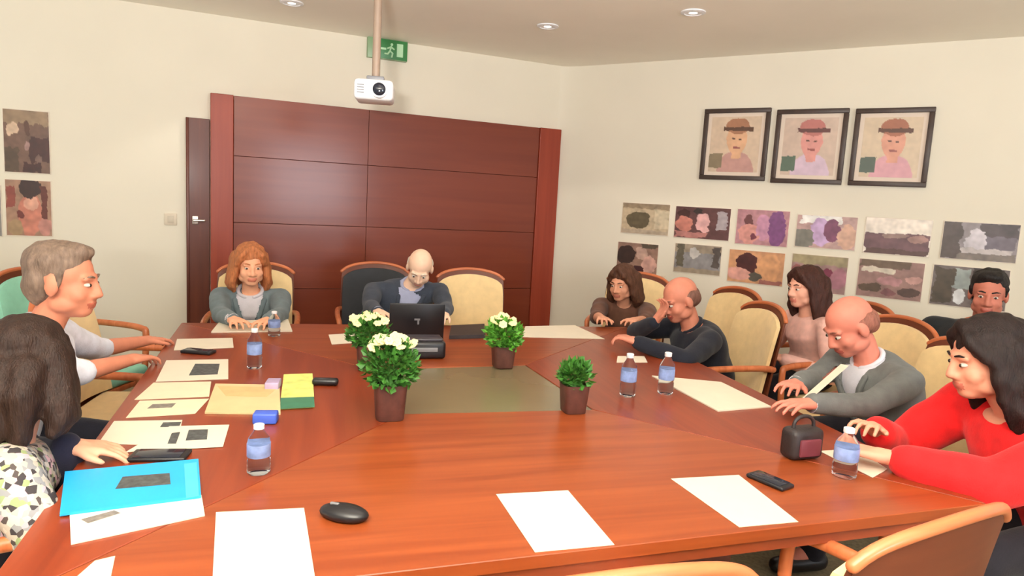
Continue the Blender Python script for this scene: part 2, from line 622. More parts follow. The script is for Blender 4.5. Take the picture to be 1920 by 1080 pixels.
# ------------------------------------------------------------------ prints on the walls
def paint_grid(nx, nz, w, h, y, paint, bg, warp=0.05):
    """flat print: a fine grid with a colour for every vertex"""
    vs, fs, cs = [], [], []
    for j in range(nz + 1):
        for i in range(nx + 1):
            u, v = i / nx, j / nz
            vs.append(((u - 0.5) * w, y, (0.5 - v) * h))
            c = bg(u, v) if callable(bg) else bg
            q = Vector((u * 6, v * 5, len(paint) * 3.1 + sum(bg) * 0.013))
            u += warp * (noise.noise(q) + 0.6 * noise.noise(q * 2.7))
            v += warp * (noise.noise(q + Vector((7, 3, 1))) + 0.6 * noise.noise(q * 2.7 + Vector((2, 9, 4))))
            for sh in paint:
                k, a, b, rx, ry, col = sh
                du, dv = (u - a) / rx, (v - b) / ry
                if (k == 'e' and du * du + dv * dv < 1) or (k == 'r' and abs(du) < 1 and abs(dv) < 1):
                    c = col
            cs.append(c)
    for j in range(nz):
        for i in range(nx):
            a = j * (nx + 1) + i
            fs.append((a, a + nx + 1, a + nx + 2, a + 1))
    me = bpy.data.meshes.new('print')
    me.from_pydata(vs, [], fs)
    at_ = me.color_attributes.new('Col', 'FLOAT_COLOR', 'POINT')
    for k, c in enumerate(cs):
        x_, z_ = vs[k][0], vs[k][2]
        g = (1 + warp * 4 * noise.noise(Vector((x_ * 38, z_ * 38, sum(bg) * 0.1)))
             + warp * 5 * noise.noise(Vector((x_ * 14, z_ * 17, sum(bg) * 0.2))) - warp * 1.2)
        g = max(0.25, g)
        l = lin(c)
        at_.data[k].color = (l[0] * g, l[1] * g, l[2] * g, 1)
    me.materials.append(M['print'])
    return me


def wall_pic(name, box, U, rz, paint, bg, label, group, framed=False, cat='photo'):
    x0, y0, x1, y1 = box
    xm, ym = (x0 + x1) / 2, (y0 + y1) / 2
    L_, R_ = onwall(x0, ym, U), onwall(x1, ym, U)
    T_, B_ = onwall(xm, y0, U), onwall(xm, y1, U)
    w, h = (R_ - L_).length, T_.z - B_.z
    c = (L_ + R_) / 2
    c.z = (T_.z + B_.z) / 2
    o = empty(name, c, rz)
    tag(o, label, cat, group)
    if framed:
        fw = 0.034
        for (cx, cz, sx, sz) in ((0, h / 2 - fw / 2, w, fw), (0, -h / 2 + fw / 2, w, fw),
                                 (-w / 2 + fw / 2, 0, fw, h - 2 * fw), (w / 2 - fw / 2, 0, fw, h - 2 * fw)):
            MB().box((cx, -0.015, cz), (sx, 0.03, sz), bevel=0.004).build('frame_rail', M['frame'], o)
        MB().box((0, -0.006, 0), (w - fw, 0.012, h - fw)).build('mount', M['mount'], o)
        me = paint_grid(72, 72, w - 0.125, h - 0.125, -0.0135, paint, bg, 0.02)
    else:
        MB().box((0, -0.003, 0), (w, 0.006, h), bevel=0.001).build('backing_board', M['print_edge'], o)
        me = paint_grid(84, 60, w - 0.010, h - 0.010, -0.0066, paint, bg)
    pr = bpy.data.objects.new('print', me)
    link(pr, o)
    return o


SK = (206, 150, 122)
def portrait(hat, face, shirt, badge):
    return [('e', .55, .98, .36, .36, shirt), ('r', .55, .62, .10, .14, face), ('e', .54, .42, .20, .27, face),
            ('e', .54, .17, .24, .14, hat), ('r', .56, .22, .30, .035, tuple(int(v * .55) for v in hat)),
            ('e', .47, .40, .03, .02, (96, 66, 56)), ('e', .62, .40, .03, .02, (96, 66, 56)), ('r', .55, .55, .07, .018, (150, 84, 80)),
            ('r', .14, .80, .14, .13, badge)]


wall_pic('framed_portrait', (1318, 204, 1441, 338), U2, RZ2, portrait((168, 118, 88), (222, 174, 136), (196, 150, 140), (138, 122, 96)), (214, 190, 164),
         'black framed portrait with tan hat and face, leftmost of three in a row', 'framed portraits high on the right wall', True, 'picture')
wall_pic('framed_portrait', (1452, 205, 1586, 345), U2, RZ2, portrait((186, 116, 108), (220, 152, 142), (214, 188, 204), (92, 110, 92)), (206, 182, 164),
         'black framed portrait with rosy face and dark green corner, middle of three', 'framed portraits high on the right wall', True, 'picture')
wall_pic('framed_portrait', (1598, 203, 1746, 350), U2, RZ2, portrait((166, 104, 78), (218, 156, 132), (216, 160, 168), (84, 96, 84)), (212, 190, 162),
         'black framed portrait with brown hat and pink shirt, rightmost of three', 'framed portraits high on the right wall', True, 'picture')

G = 'photo prints in rows on the right wall'
PICS = [
 ((1166, 381, 1256, 440), (190, 170, 140), [('r', .5, .06, .5, .1, (150, 130, 104)), ('e', .36, .55, .26, .28, (96, 84, 60)), ('r', .85, .5, .15, .3, (206, 190, 160)), ('r', .5, .95, .5, .08, (176, 158, 136))],
  'small olive brown outdoor photo, upper row, leftmost by the door'),
 ((1265, 388, 1370, 449), (96, 60, 58), [('e', .16, .22, .13, .16, (70, 36, 30)), ('e', .18, .55, .15, .28, (196, 124, 108)), ('e', .52, .5, .12, .32, (224, 172, 168)), ('r', .86, .4, .1, .28, (170, 158, 160)), ('r', .3, .9, .3, .08, (180, 120, 112)), ('e', .42, .1, .08, .12, (54, 40, 36))],
  'photo of faces with dark maroon tones, second in the upper row'),
 ((1380, 393, 1480, 461), (186, 134, 140), [('e', .24, .32, .08, .2, (112, 66, 66)), ('e', .26, .7, .2, .3, (214, 148, 138)), ('e', .78, .5, .18, .5, (126, 74, 124)), ('e', .52, .5, .12, .4, (200, 144, 170)), ('e', .35, .75, .06, .1, (112, 50, 66))],
  'pink and purple photo of people, third in the upper row'),
 ((1492, 404, 1607, 467), (190, 156, 150), [('r', .4, .1, .34, .12, (240, 236, 230)), ('e', .42, .5, .2, .45, (200, 168, 206)), ('e', .6, .45, .13, .36, (126, 74, 100)), ('e', .12, .75, .2, .3, (124, 120, 110)), ('e', .86, .6, .16, .4, (212, 170, 148))],
  'photo with lilac clothing and white top edge, fourth in the upper row'),
 ((1620, 409, 1747, 479), (240, 228, 214), [('r', .5, .72, .5, .30, (112, 80, 84)), ('e', .45, .48, .2, .08, (150, 122, 114)), ('r', .5, .94, .5, .08, (90, 64, 60)), ('e', .82, .55, .16, .1, (166, 128, 120))],
  'photo of a crowd under a white sky, fifth in the upper row'),
 ((1765, 417, 1911, 490), (150, 140, 142), [('r', .12, .5, .14, .5, (88, 76, 72)), ('r', .75, .2, .25, .2, (84, 74, 76)), ('e', .45, .5, .14, .34, (214, 206, 212)), ('r', .78, .52, .2, .16, (112, 102, 112)), ('r', .6, .9, .4, .1, (128, 116, 108)), ('r', .6, .75, .35, .07, (196, 186, 184))],
  'large grey photo of an interior, rightmost in the upper row'),
 ((1157, 455, 1234, 515), (150, 116, 100), [('e', .22, .4, .22, .3, (56, 36, 30)), ('e', .6, .3, .15, .2, (190, 156, 140)), ('e', .8, .65, .18, .3, (206, 160, 146)), ('e', .55, .85, .14, .14, (64, 30, 32)), ('r', .8, .06, .2, .08, (90, 76, 60))],
  'dark photo with brown shapes, lower row, leftmost above the seated woman'),
 ((1264, 458, 1353, 514), (158, 142, 122), [('r', .5, .55, .5, .28, (140, 136, 136)), ('r', .12, .4, .08, .4, (98, 90, 74)), ('r', .9, .4, .07, .36, (86, 76, 70)), ('e', .42, .3, .1, .2, (196, 190, 184))],
  'grey street photo, second in the lower row above the bald man'),
 ((1365, 470, 1471, 533), (206, 150, 108), [('e', .34, .4, .2, .34, (74, 28, 26)), ('e', .2, .75, .24, .2, (212, 154, 140)), ('e', .5, .8, .1, .16, (88, 80, 68)), ('e', .75, .45, .2, .4, (216, 158, 112)), ('r', .8, .95, .2, .08, (156, 96, 86))],
  'orange toned photo with dark hair, third in the lower row'),
 ((1482, 478, 1589, 549), (160, 126, 122), [('r', .5, .12, .5, .14, (160, 146, 112)), ('e', .3, .65, .14, .4, (84, 40, 44)), ('e', .66, .62, .12, .28, (122, 46, 70)), ('e', .86, .6, .16, .3, (164, 110, 122)), ('e', .1, .5, .1, .2, (150, 88, 84))],
  'photo with maroon figures, fourth in the lower row behind the woman in pink'),
 ((1607, 488, 1732, 561), (150, 116, 108), [('r', .4, .08, .4, .1, (110, 90, 72)), ('r', .3, .26, .24, .07, (214, 202, 182)), ('e', .2, .75, .2, .12, (92, 72, 56)), ('e', .5, .55, .2, .14, (176, 128, 128)), ('e', .8, .8, .18, .12, (84, 62, 54)), ('e', .85, .45, .12, .1, (196, 150, 140)), ('e', .5, .85, .1, .1, (130, 84, 84))],
  'busy crowd photo, fifth in the lower row'),
 ((1745, 500, 1891, 578), (112, 100, 96), [('r', .16, .5, .13, .45, (78, 66, 52)), ('r', .4, .3, .12, .26, (150, 158, 154)), ('e', .4, .75, .09, .2, (226, 226, 226)), ('r', .75, .5, .2, .5, (60, 48, 46))],
  'dark photo behind the dark haired man, rightmost in the lower row'),
]
for box, bg, paint, lb in PICS:
    wall_pic('photo_print', box, U2, RZ2, paint, bg, lb, G)
wall_pic('photo_print', (1197, 514, 1246, 560), U2, RZ2, [], (226, 208, 184), 'plain pale sheet on the wall between the bald man and the woman beside him', None, cat='paper')

GL = 'photo prints on the back wall at far left'
wall_pic('photo_print', (6, 206, 94, 325), U1, RZ1, [('r', .5, .1, .5, .12, (150, 124, 96)), ('e', .2, .3, .14, .1, (206, 176, 148)), ('e', .5, .28, .06, .12, (88, 56, 40)), ('r', .78, .62, .22, .2, (70, 34, 26)), ('e', .5, .56, .06, .08, (160, 124, 116)), ('r', .15, .8, .16, .2, (86, 66, 48)), ('e', .75, .78, .07, .08, (120, 90, 78)), ('r', .6, .92, .2, .08, (64, 28, 20))],
         (112, 82, 66), 'brown photo of a crowd, upper one at the far left', GL)
wall_pic('photo_print', (10, 337, 98, 443), U1, RZ1, [('e', .52, .62, .26, .4, (196, 122, 100)), ('e', .55, .4, .14, .14, (214, 158, 134)), ('e', .55, .14, .26, .18, (56, 30, 20)), ('r', .84, .42, .07, .3, (96, 42, 28)), ('r', .1, .3, .1, .2, (138, 66, 52)), ('e', .3, .62, .08, .08, (110, 46, 36)), ('e', .2, .85, .16, .14, (164, 134, 98)), ('e', .85, .85, .16, .14, (190, 130, 116))],
         (160, 122, 98), 'photo of a dark haired face, lower one at the far left', GL)
wall_pic('photo_print', (-80, 345, 4, 443), U1, RZ1, [], (140, 132, 126), 'grey photo cut by the left edge of the picture', GL)


# ------------------------------------------------------------------ table
TZ = 0.74
NR, FR, FL = at(1852, 945, TZ), at(1174, 613, TZ), at(340, 605, TZ)
NLo = Vector((-0.884, 1.01, TZ))
# near left corner: crossing of the left edge and the near edge
def cross2(p, q, r_, s_):
    d1, d2 = q - p, s_ - r_
    k = ((r_.x - p.x) * d2.y - (r_.y - p.y) * d2.x) / (d1.x * d2.y - d1.y * d2.x)
    return p + d1 * k


NLo = cross2(at(10, 1050, TZ), FL, at(677, 1080, TZ), NR)
iNL, iNR, iFR, iFL = at(757, 776, TZ), at(1112, 768, TZ), at(985, 684, TZ), at(700, 692, TZ)
OUT = [NLo, NR, FR, FL]
INN = [iNL, iNR, iFR, iFL]
tc_ = Vector((sum(p.x for p in INN) / 4, sum(p.y for p in INN) / 4, 0))
tb = empty('conference_table', tc_)
tag(tb, 'large red brown conference table with mitred panels around a grey centre', 'table')
lp = lambda p: (p.x - tc_.x, p.y - tc_.y)
for k in range(4):
    a, b, c, d = OUT[k], OUT[(k + 1) % 4], INN[(k + 1) % 4], INN[k]
    cen = (a + b + c + d) / 4
    poly = [lp(cen + (q - cen) * 0.9975) for q in (a, b, c, d)]
    mb = MB().prism(poly, TZ - 0.03, TZ)
    bmesh.ops.bevel(mb.bm, geom=[e for e in mb.bm.edges if all(v.co.z > TZ - 0.001 for v in e.verts)], offset=0.0018, segments=1, affect='EDGES')
    mb.build('tabletop_panel', M['table_x'] if k % 2 == 0 else M['table_y'], tb, smooth=False)
MB().prism([lp(p) for p in INN], TZ - 0.03, TZ - 0.003).build('centre_insert', M['insert'], tb, smooth=False)
# edge band under the overhang
octr = sum(OUT, Vector()) / 4
big = [lp(octr + (p - octr) * 0.992) for p in OUT]
MB().prism(big, TZ - 0.062, TZ - 0.031).build('edge_band', M['table_edge'], tb, smooth=False)
small = [lp(octr + (p - octr) * 0.62) for p in OUT]
MB().prism(small, 0.0, TZ - 0.063).build('pedestal', M['table_base'], tb, smooth=False)


# ------------------------------------------------------------------ chairs
def make_chair(name='armchair', uph='cream'):
    root = empty(name)
    st = MB()
    st.box((0, 0.01, 0.425), (0.47, 0.46, 0.07), bevel=0.028, seg=4)
    st.build('seat', M[uph], root)
    MB().box((0, 0.01, 0.375), (0.46, 0.45, 0.03), bevel=0.006).build('seat_frame', M['chair_wood'], root)

    def sheet(hw, z0, z1, off, th, crown, n=16, nv=14):
        f, g = [], []
        for j in range(nv + 1):
            v = j / nv
            fr, gr = [], []
            for i in range(n + 1):
                u = -1 + 2 * i / n
                edge = 1 - 0.04 * (v ** 6)
                x = hw * u * edge
                z = z0 + (z1 - z0) * v - crown * u * u * v ** 3 - 0.02 * (u ** 8) * v ** 6
                y = -0.215 - 0.085 * v + 0.045 * u * u + off
                rim = 0.35 * th * (max(abs(u) ** 8, v ** 10, (1 - v) ** 10))
                fr.append(Vector((x, y + th / 2 - rim, z)))
                gr.append(Vector((x, y - th / 2 + rim * 0.3, z)))
            f.append(fr)
            g.append(gr)
        mb = MB()
        bm = mb.bm
        F = [[bm.verts.new(p) for p in r] for r in f]
        B = [[bm.verts.new(p) for p in r] for r in g]
        for j in range(nv):
            for i in range(n):
                bm.faces.new((F[j][i], F[j][i + 1], F[j + 1][i + 1], F[j + 1][i]))
                bm.faces.new((B[j][i], B[j + 1][i], B[j + 1][i + 1], B[j][i + 1]))
        for j in range(nv):
            bm.faces.new((F[j][0], F[j + 1][0], B[j + 1][0], B[j][0]))
            bm.faces.new((F[j][n], B[j][n], B[j + 1][n], F[j + 1][n]))
        for i in range(n):
            bm.faces.new((F[0][i], B[0][i], B[0][i + 1], F[0][i + 1]))
            bm.faces.new((F[nv][i], F[nv][i + 1], B[nv][i + 1], B[nv][i]))
        return mb
    sheet(0.235, 0.47, 0.955, -0.008, 0.040, 0.042).build('backrest', M[uph], root)
    sheet(0.245, 0.40, 0.99, -0.040, 0.022, 0.042).build('back_shell', M['chair_shell'], root)
    rp = []
    for i in range(29):
        u = -1 + 2 * i / 28
        rp.append((0.238 * u, -0.345 + 0.045 * u * u, 0.99 - 0.042 * u * u - 0.02 * u ** 8))
    MB().tube(rp, 0.012, 12).build('top_rail', M['chair_rail'], root)
    for sx in (-1, 1):
        MB().tube(MB.smooth_path([(sx * 0.235, -0.255, 0.66), (sx * 0.265, -0.15, 0.672), (sx * 0.272, 0.05, 0.668), (sx * 0.268, 0.17, 0.655),
                   (sx * 0.262, 0.20, 0.62), (sx * 0.252, 0.195, 0.40)]), 0.018).build('armrest', M['chair_wood'], root)
    for sx in (-1, 1):
        for y0, y1 in ((0.19, 0.20), (-0.17, -0.24)):
            MB().cone((sx * 0.215, y1, 0.0), (sx * 0.205, y0, 0.362), 0.016, 0.022).build('leg', M['chair_wood'], root)
    return root


chair_proto = [None]


def place_chair(loc, az, label, group='cream armchairs around the table', uph='cream'):
    if uph != 'cream':
        o = make_chair('armchair', uph)
    elif chair_proto[0] is None:
        o = make_chair()
        chair_proto[0] = o
    else:
        o = copy_tree(chair_proto[0])
    o.location = (loc[0], loc[1], 0)
    o.rotation_euler = (0, 0, -az)
    tag(o, label, 'chair', group)
    return o


# ------------------------------------------------------------------ people
def cloth(name, col, var=0.12, **k):
    return pmat(name, col, 0.85, var, 22, 0.25, 180, sheen=0.1, spec=0.2, **k)


def frame_from(az, pitch, roll):
    """columns right, forward, up for a head that faces azimuth az, tipped down by pitch"""
    return Matrix.Rotation(-az, 3, 'Z') @ Matrix.Rotation(-pitch, 3, 'X') @ Matrix.Rotation(roll, 3, 'Y')


def person(label, hips, head, body_az, face_az, face_pitch=0.0, face_roll=0.0, wrists=None, hip_z=0.575, skin=(222, 160, 130),
           hair=None, hair_col=(60, 40, 30), top=(60, 60, 70), top_mat=None, sleeve_mat=None, shirt=None, trousers=(34, 32, 38),
           sleeve=1.0, wide=1.0, legs=True, gender='m', elbow=(1, 1), hand_dirs=(None, None), curl=0.5, hs=1.0, seed=0.0,
           shoe=(30, 26, 24), knee_spread=0.13, collar=True, glasses=False, arm_k=1.0, hair_len=None, knee_fwd=0.43, elbow_drop=0.8):
    root_loc = Vector((hips[0], hips[1], 0))
    Rz = Matrix.Rotation(-body_az, 3, 'Z')
    inv = Rz.inverted()
    L = lambda p: inv @ (Vector(p) - root_loc)
    HD = L(head)
    HF = inv @ frame_from(face_az, face_pitch, face_roll)      # head frame in body space
    P = Vector((0, 0, hip_z))
    neck_top = HD + HF @ Vector((0, -0.025, -0.085)) * hs
    # base of the neck: below the skull, drawn toward the pelvis
    down = (P - neck_top).normalized()
    NB = neck_top + down * 0.075 * hs
    mid = (P + NB) / 2 + Vector((0, -0.03, 0))
    Rv = Vector((1, 0, 0))

    def sp(t):
        p = (1 - t) ** 2 * P + 2 * t * (1 - t) * mid + t * t * NB
        d = (2 * (1 - t) * (mid - P) + 2 * t * (NB - mid)).normalized()
        return p, d

    def torso(mb, off, t1=1.0, hipx=0.0):
        prof = [(-0.16, 0.130, 0.100), (0.0, 0.172, 0.125), (0.14, 0.166, 0.120), (0.32, 0.150, 0.110), (0.50, 0.158, 0.115), (0.68, 0.172, 0.118),
                (0.82, 0.182, 0.105), (0.92, 0.150, 0.082), (0.985, 0.072, 0.062)]
        if gender == 'f':
            prof = [(-0.16, 0.130, 0.100), (0.0, 0.172, 0.122), (0.14, 0.160, 0.115), (0.34, 0.128, 0.096), (0.52, 0.142, 0.108), (0.66, 0.152, 0.122),
                    (0.82, 0.158, 0.095), (0.92, 0.126, 0.074), (0.985, 0.062, 0.055)]
        rings = []
        for t, hw, hd in prof:
            p, d = sp(t)
            Fv = d.cross(Rv).normalized()
            hw2, hd2 = hw * wide + off, hd * wide + off
            rings.append([p + Rv * hw2 * math.cos(a) + Fv * hd2 * math.sin(a) for a in [2 * math.pi * k / 28 for k in range(28)]])
        mb.loft(rings)

    ps, ds = sp(0.84)
    Fs = ds.cross(Rv).normalized()
    shw = (0.185 if gender == 'm' else 0.165) * wide
    SH = [ps - Rv * shw, ps + Rv * shw]
    # arms by two bone reach
    UA, FA = 0.295, 0.265
    arms = []
    for k in (0, 1):
        sgn_ = -1 if k == 0 else 1
        W = L(wrists[k]) if wrists and wrists[k] is not None else Vector((sgn_ * 0.16, 0.30, hip_z + 0.11))
        v = W - SH[k]
        D = v.length
        if D > (UA + FA) * 0.985:
            W = SH[k] + v.normalized() * (UA + FA) * 0.985
            v = W - SH[k]
            D = v.length
        x = (UA * UA - FA * FA + D * D) / (2 * D)
        hgt = math.sqrt(max(0.0, UA * UA - x * x))
        pole = Vector((sgn_ * 0.75 * elbow[k], -0.25, -elbow_drop))
        vn = v.normalized()
        pole = (pole - vn * pole.dot(vn)).normalized()
        E = SH[k] + vn * x + pole * hgt
        arms.append((SH[k], E, W))

    body = MB()
    torso(body, -0.006)
    body.caps([NB - down * -0.02, neck_top, HD + HF @ Vector((0, -0.02, -0.03)) * hs], [0.056 * (1 if gender == 'm' else .88), 0.054 * (1 if gender == 'm' else .86), 0.05])
    hb = lambda c, r: body.ell(HD + HF @ (Vector(c) * hs), tuple(v * hs for v in r), rot=HF)
    hb((0, -0.015, 0.035), (0.076, 0.096, 0.084))
    hb((0, 0.028, -0.030), (0.062, 0.062, 0.086))
    hb((0, 0.050, -0.088), (0.036, 0.034, 0.026))
    for sx in (-1, 1):
        hb((sx * 0.034, 0.050, -0.034), (0.030, 0.030, 0.030))
        hb((sx * 0.046, 0.012, -0.066), (0.022, 0.042, 0.028))
        hb((sx * 0.078, -0.008, -0.008), (0.011, 0.021, 0.033))
    T = lambda c: HD + HF @ (Vector(c) * hs)
    body.caps([T((0, 0.088, 0.008)), T((0, 0.099, -0.022)), T((0, 0.103, -0.034))], [0.009 * hs, 0.0115 * hs, 0.0125 * hs])
    body.caps([T((-0.015, 0.092, -0.038)), T((0.015, 0.092, -0.038))], [0.010 * hs, 0.010 * hs])
    body.caps([T((-0.044, 0.074, 0.020)), T((0, 0.084, 0.022)), T((0.044, 0.074, 0.020))], [0.010 * hs] * 3)
    hb((0, 0.083, -0.063), (0.026, 0.012, 0.006))
    hb((0, 0.081, -0.073), (0.022, 0.012, 0.007))
    # arms, hands
    for k, (S, E, W) in enumerate(arms):
        sgn_ = -1 if k == 0 else 1
        body.caps([S, S + (E - S) * 0.5, E, E + (W - E) * 0.35, W], [0.046, 0.042, 0.034, 0.036, 0.025])
        d = (W - E).normalized()
        hd_ = hand_dirs[k]
        if hd_ is not None:
            d = (inv @ Vector(hd_)).normalized()
        elif d.z < -0.15 and wrists and wrists[k] is not None:
            d = Vector((d.x, d.y, -0.12)).normalized()
        up = Vector((0, 0, 1))
        if abs(d.z) > 0.8:
            up = Vector((0, -1, 0))
        nrm = (up - d * up.dot(d)).normalized()
        sd = d.cross(nrm).normalized()            # to the hand's right seen from above
        inner = -sd if k == 1 else sd             # thumb side
        body.caps([W, W + d * 0.035], [0.025, 0.024])
        for j, off in enumerate((-0.031, -0.0105, 0.0105, 0.031)):
            kb = W + d * 0.088 + inner * off
            body.caps([W + d * 0.02 + inner * off * 0.6, kb], [0.017, 0.012])
            ln = (0.062, 0.076, 0.082, 0.074)[j]
            cu = curl * (1.0 - 0.08 * j)
            sp_ = inner * off * 1.2
            a1, a2, a3 = cu * 0.5, cu * 1.3, cu * 1.9
            q1 = kb + (d * math.cos(a1) - nrm * math.sin(a1)) * ln * 0.46 + sp_ * 0.25
            q2 = q1 + (d * math.cos(a2) - nrm * math.sin(a2)) * ln * 0.32 + sp_ * 0.1
            q3 = q2 + (d * math.cos(a3) - nrm * math.sin(a3)) * ln * 0.22
            body.caps([kb, q1, q2, q3], [0.0098, 0.0088, 0.0078, 0.0068], sub=2, seg=10)
        t0 = W + d * 0.03 + inner * 0.022
        t1_ = t0 + (d * 0.75 + inner * 0.75 - nrm * 0.25).normalized() * 0.042
        t2_ = t1_ + (d * 0.95 + inner * 0.35 - nrm * 0.25).normalized() * 0.034
        body.caps([t0, t1_, t2_], [0.015, 0.0112, 0.0088], sub=2, seg=10)
    # legs
    legp = []
    for sx in (-1, 1):
        H0 = P + Vector((sx * 0.088, 0.0, -0.012))
        K = Vector((sx * knee_spread, knee_fwd, hip_z - 0.055))
        A = Vector((sx * knee_spread, knee_fwd - 0.02, 0.095))
        legp.append((H0, K, A))
        body.caps([H0, (H0 + K) / 2, K, K + (A - K) * 0.3, A], [0.078, 0.070, 0.052, 0.054, 0.036])
        body.caps([A, A + Vector((0, 0.13, -0.055))], [0.036, 0.026])
    skm = pmat('skin', skin, 0.55, 0.05, 30, spec=0.35)
    me_o = body.remesh('person', skm, None, voxel=0.0065, smooth=2)
    me_o.location = root_loc
    me_o.rotation_euler = (0, 0, -body_az)
    tag(me_o, label, 'person')
    # lips and blush are the body's own colouring
    lipm = pmat('lips', tuple(int(v) for v in (skin[0] * 0.86, skin[1] * 0.70, skin[2] * 0.70)), 0.5)
    me = me_o.data
    me.materials.append(lipm)
    HFi = HF.inverted()
    for p in me.polygons:
        q = HFi @ (p.center - HD) / hs
        if abs(q.x) < 0.026 and q.y > 0.078 and -0.079 < q.z < -0.057:
            p.material_index = 1
    # eyes
    ew, im_ = pmat('eye_white', (214, 204, 192), 0.3), pmat('iris', (52, 36, 28), 0.2)
    for sx in (-1, 1):
        e = MB().ell(T((sx * 0.031, 0.0765, 0.000)), (0.0120 * hs, 0.0120 * hs, 0.0068 * hs), rot=HF, sub=2).build('eye', ew, me_o)
        MB().ell(T((sx * 0.031, 0.0858, 0.000)), (0.0060 * hs, 0.004 * hs, 0.0058 * hs), rot=HF, sub=2).build('iris', im_, e)
    hm = pmat('hair', hair_col, 0.6, 0.3, 30, 0.8, 90, stretch=(3, 3, 0.7), spec=0.3)
    for sx in (-1, 1):
        MB().caps([T((sx * 0.014, 0.091, 0.024)), T((sx * 0.032, 0.087, 0.029)), T((sx * 0.050, 0.072, 0.023))],
                  [0.0036, 0.0042, 0.0025]).remesh('eyebrow', hm, me_o, voxel=0.0025, smooth=1)
    # hair
    if hair:
        h = MB()
        hh = lambda c, r: h.ell(T(c), tuple(v * hs for v in r), rot=HF)
        if hair == 'short':
            hh((0, -0.028, 0.060), (0.083, 0.098, 0.074))
            hh((0, -0.060, 0.000), (0.079, 0.062, 0.086))
            hh((0, 0.030, 0.100), (0.058, 0.050, 0.030))
            for sx in (-1, 1):
                h.caps([T((sx * 0.074, 0.012, 0.035)), T((sx * 0.074, 0.006, -0.005))], [0.014, 0.009])
        elif hair == 'fringe':                    # bald crown, hair round the sides and back
            hh((0, -0.062, -0.005), (0.078, 0.056, 0.062))
            for sx in (-1, 1):
                hh((sx * 0.060, -0.035, 0.008), (0.024, 0.052, 0.042))
        elif hair in ('bob', 'long', 'very_long'):
            hh((0, -0.026, 0.058), (0.088, 0.104, 0.082))
            hh((0, -0.055, -0.020), (0.086, 0.072, 0.100))
            n_len = hair_len or {'bob': 0.115, 'long': 0.22, 'very_long': 0.34}[hair]
            for sx in (-1, 1):
                for yy, rr in ((0.020, 0.020), (-0.01, 0.028), (-0.045, 0.036), (-0.08, 0.036)):
                    g = HF.inverted() @ Vector((0, 0, -1))
                    a0 = Vector((sx * 0.072, yy, 0.045))
                    a1 = Vector((sx * 0.088, yy * 0.9 - 0.004, -0.045))
                    a2 = a1 + Vector((sx * 0.012, -0.01, 0)) + Vector((0, 0, -1)) * n_len * (0.45 if yy > 0 else 0.6)
                    a3 = a1 + Vector((sx * 0.002, -0.02, 0)) + Vector((0, 0, -1)) * n_len * (0.8 if yy > 0 else 1.0)
                    h.caps([T(a0), T(a1), T(a2), T(a3)], [rr, rr * 1.08, rr, rr * 0.55])
                h.caps([T((sx * 0.004, 0.050, 0.112)), T((sx * 0.050, 0.062, 0.075)), T((sx * 0.076, 0.040, 0.02))], [0.024, 0.022, 0.018])
            for xx in (-0.03, 0.03):
                h.caps([T((xx, -0.11, 0.0)), T((xx, -0.125, -0.06)), T((xx, -0.12, -0.06 - n_len))], [0.045, 0.045, 0.025])
        h.remesh('hair', hm, me_o, voxel=0.008, smooth=3, wrinkle=0.007, wscale=34, seed=seed)
    # clothes
    tm = top_mat or cloth('garment_cloth', top)
    slm = sleeve_mat or tm
    jk = MB()
    torso(jk, 0.014 if shirt else 0.010)

    def sleeves(mb, which=(0, 1)):
        for k in which:
            S, E, W = arms[k]
            end = E + (W - E) * sleeve
            c0 = S + (ps - S) * 0.5
            mb.caps([c0, S, S + (E - S) * 0.5, E, E + (end - E) * 0.5, end], [q * arm_k for q in (0.062, 0.066, 0.060, 0.050, 0.048, 0.040 if sleeve > 0.8 else 0.047)])
    cut = None
    if shirt:
        def cut(c):
            # an open front: a V narrowing downwards
            if c.y < sp(0.5)[0].y - 0.02:
                return False
            best = None
            t = max(0.0, min(1.0, (c - P).dot((NB - P).normalized()) / (NB - P).length))
            p, d = sp(t)
            Fv = d.cross(Rv).normalized()
            return (c - p).dot(Fv) > 0.03 and abs(c.x - p.x) < max(0, (t - 0.30)) * 0.115 and t < 0.97
    if sleeve_mat:
        sl = MB()
        sleeves(sl, (0,))
        sleeves(jk, (1,))
        sl.remesh('sleeve', slm, me_o, voxel=0.011, smooth=3, wrinkle=0.006, wscale=16, seed=seed + 3)
        jk.remesh('blouse', tm, me_o, voxel=0.011, smooth=4, wrinkle=0.007, wscale=11, cut=cut, seed=seed)
    else:
        sleeves(jk)
        jk.remesh('jacket' if shirt else 'shirt', tm, me_o, voxel=0.011, smooth=4, wrinkle=0.008, wscale=11, cut=cut, seed=seed)
    if shirt:
        sh = MB()
        torso(sh, 0.003)
        sh.remesh('shirt', cloth('shirt_cloth', shirt, 0.05), me_o, voxel=0.012, smooth=2)
        prof = [(0.14, 0.166, 0.120), (0.32, 0.150, 0.110), (0.50, 0.158, 0.115), (0.68, 0.172, 0.118), (0.82, 0.182, 0.105), (0.92, 0.150, 0.082), (0.985, 0.072, 0.062)]
        if gender == 'f':
            prof = [(0.14, 0.160, 0.115), (0.34, 0.128, 0.096), (0.52, 0.142, 0.108), (0.66, 0.152, 0.122), (0.82, 0.158, 0.095), (0.92, 0.126, 0.074), (0.985, 0.062, 0.055)]
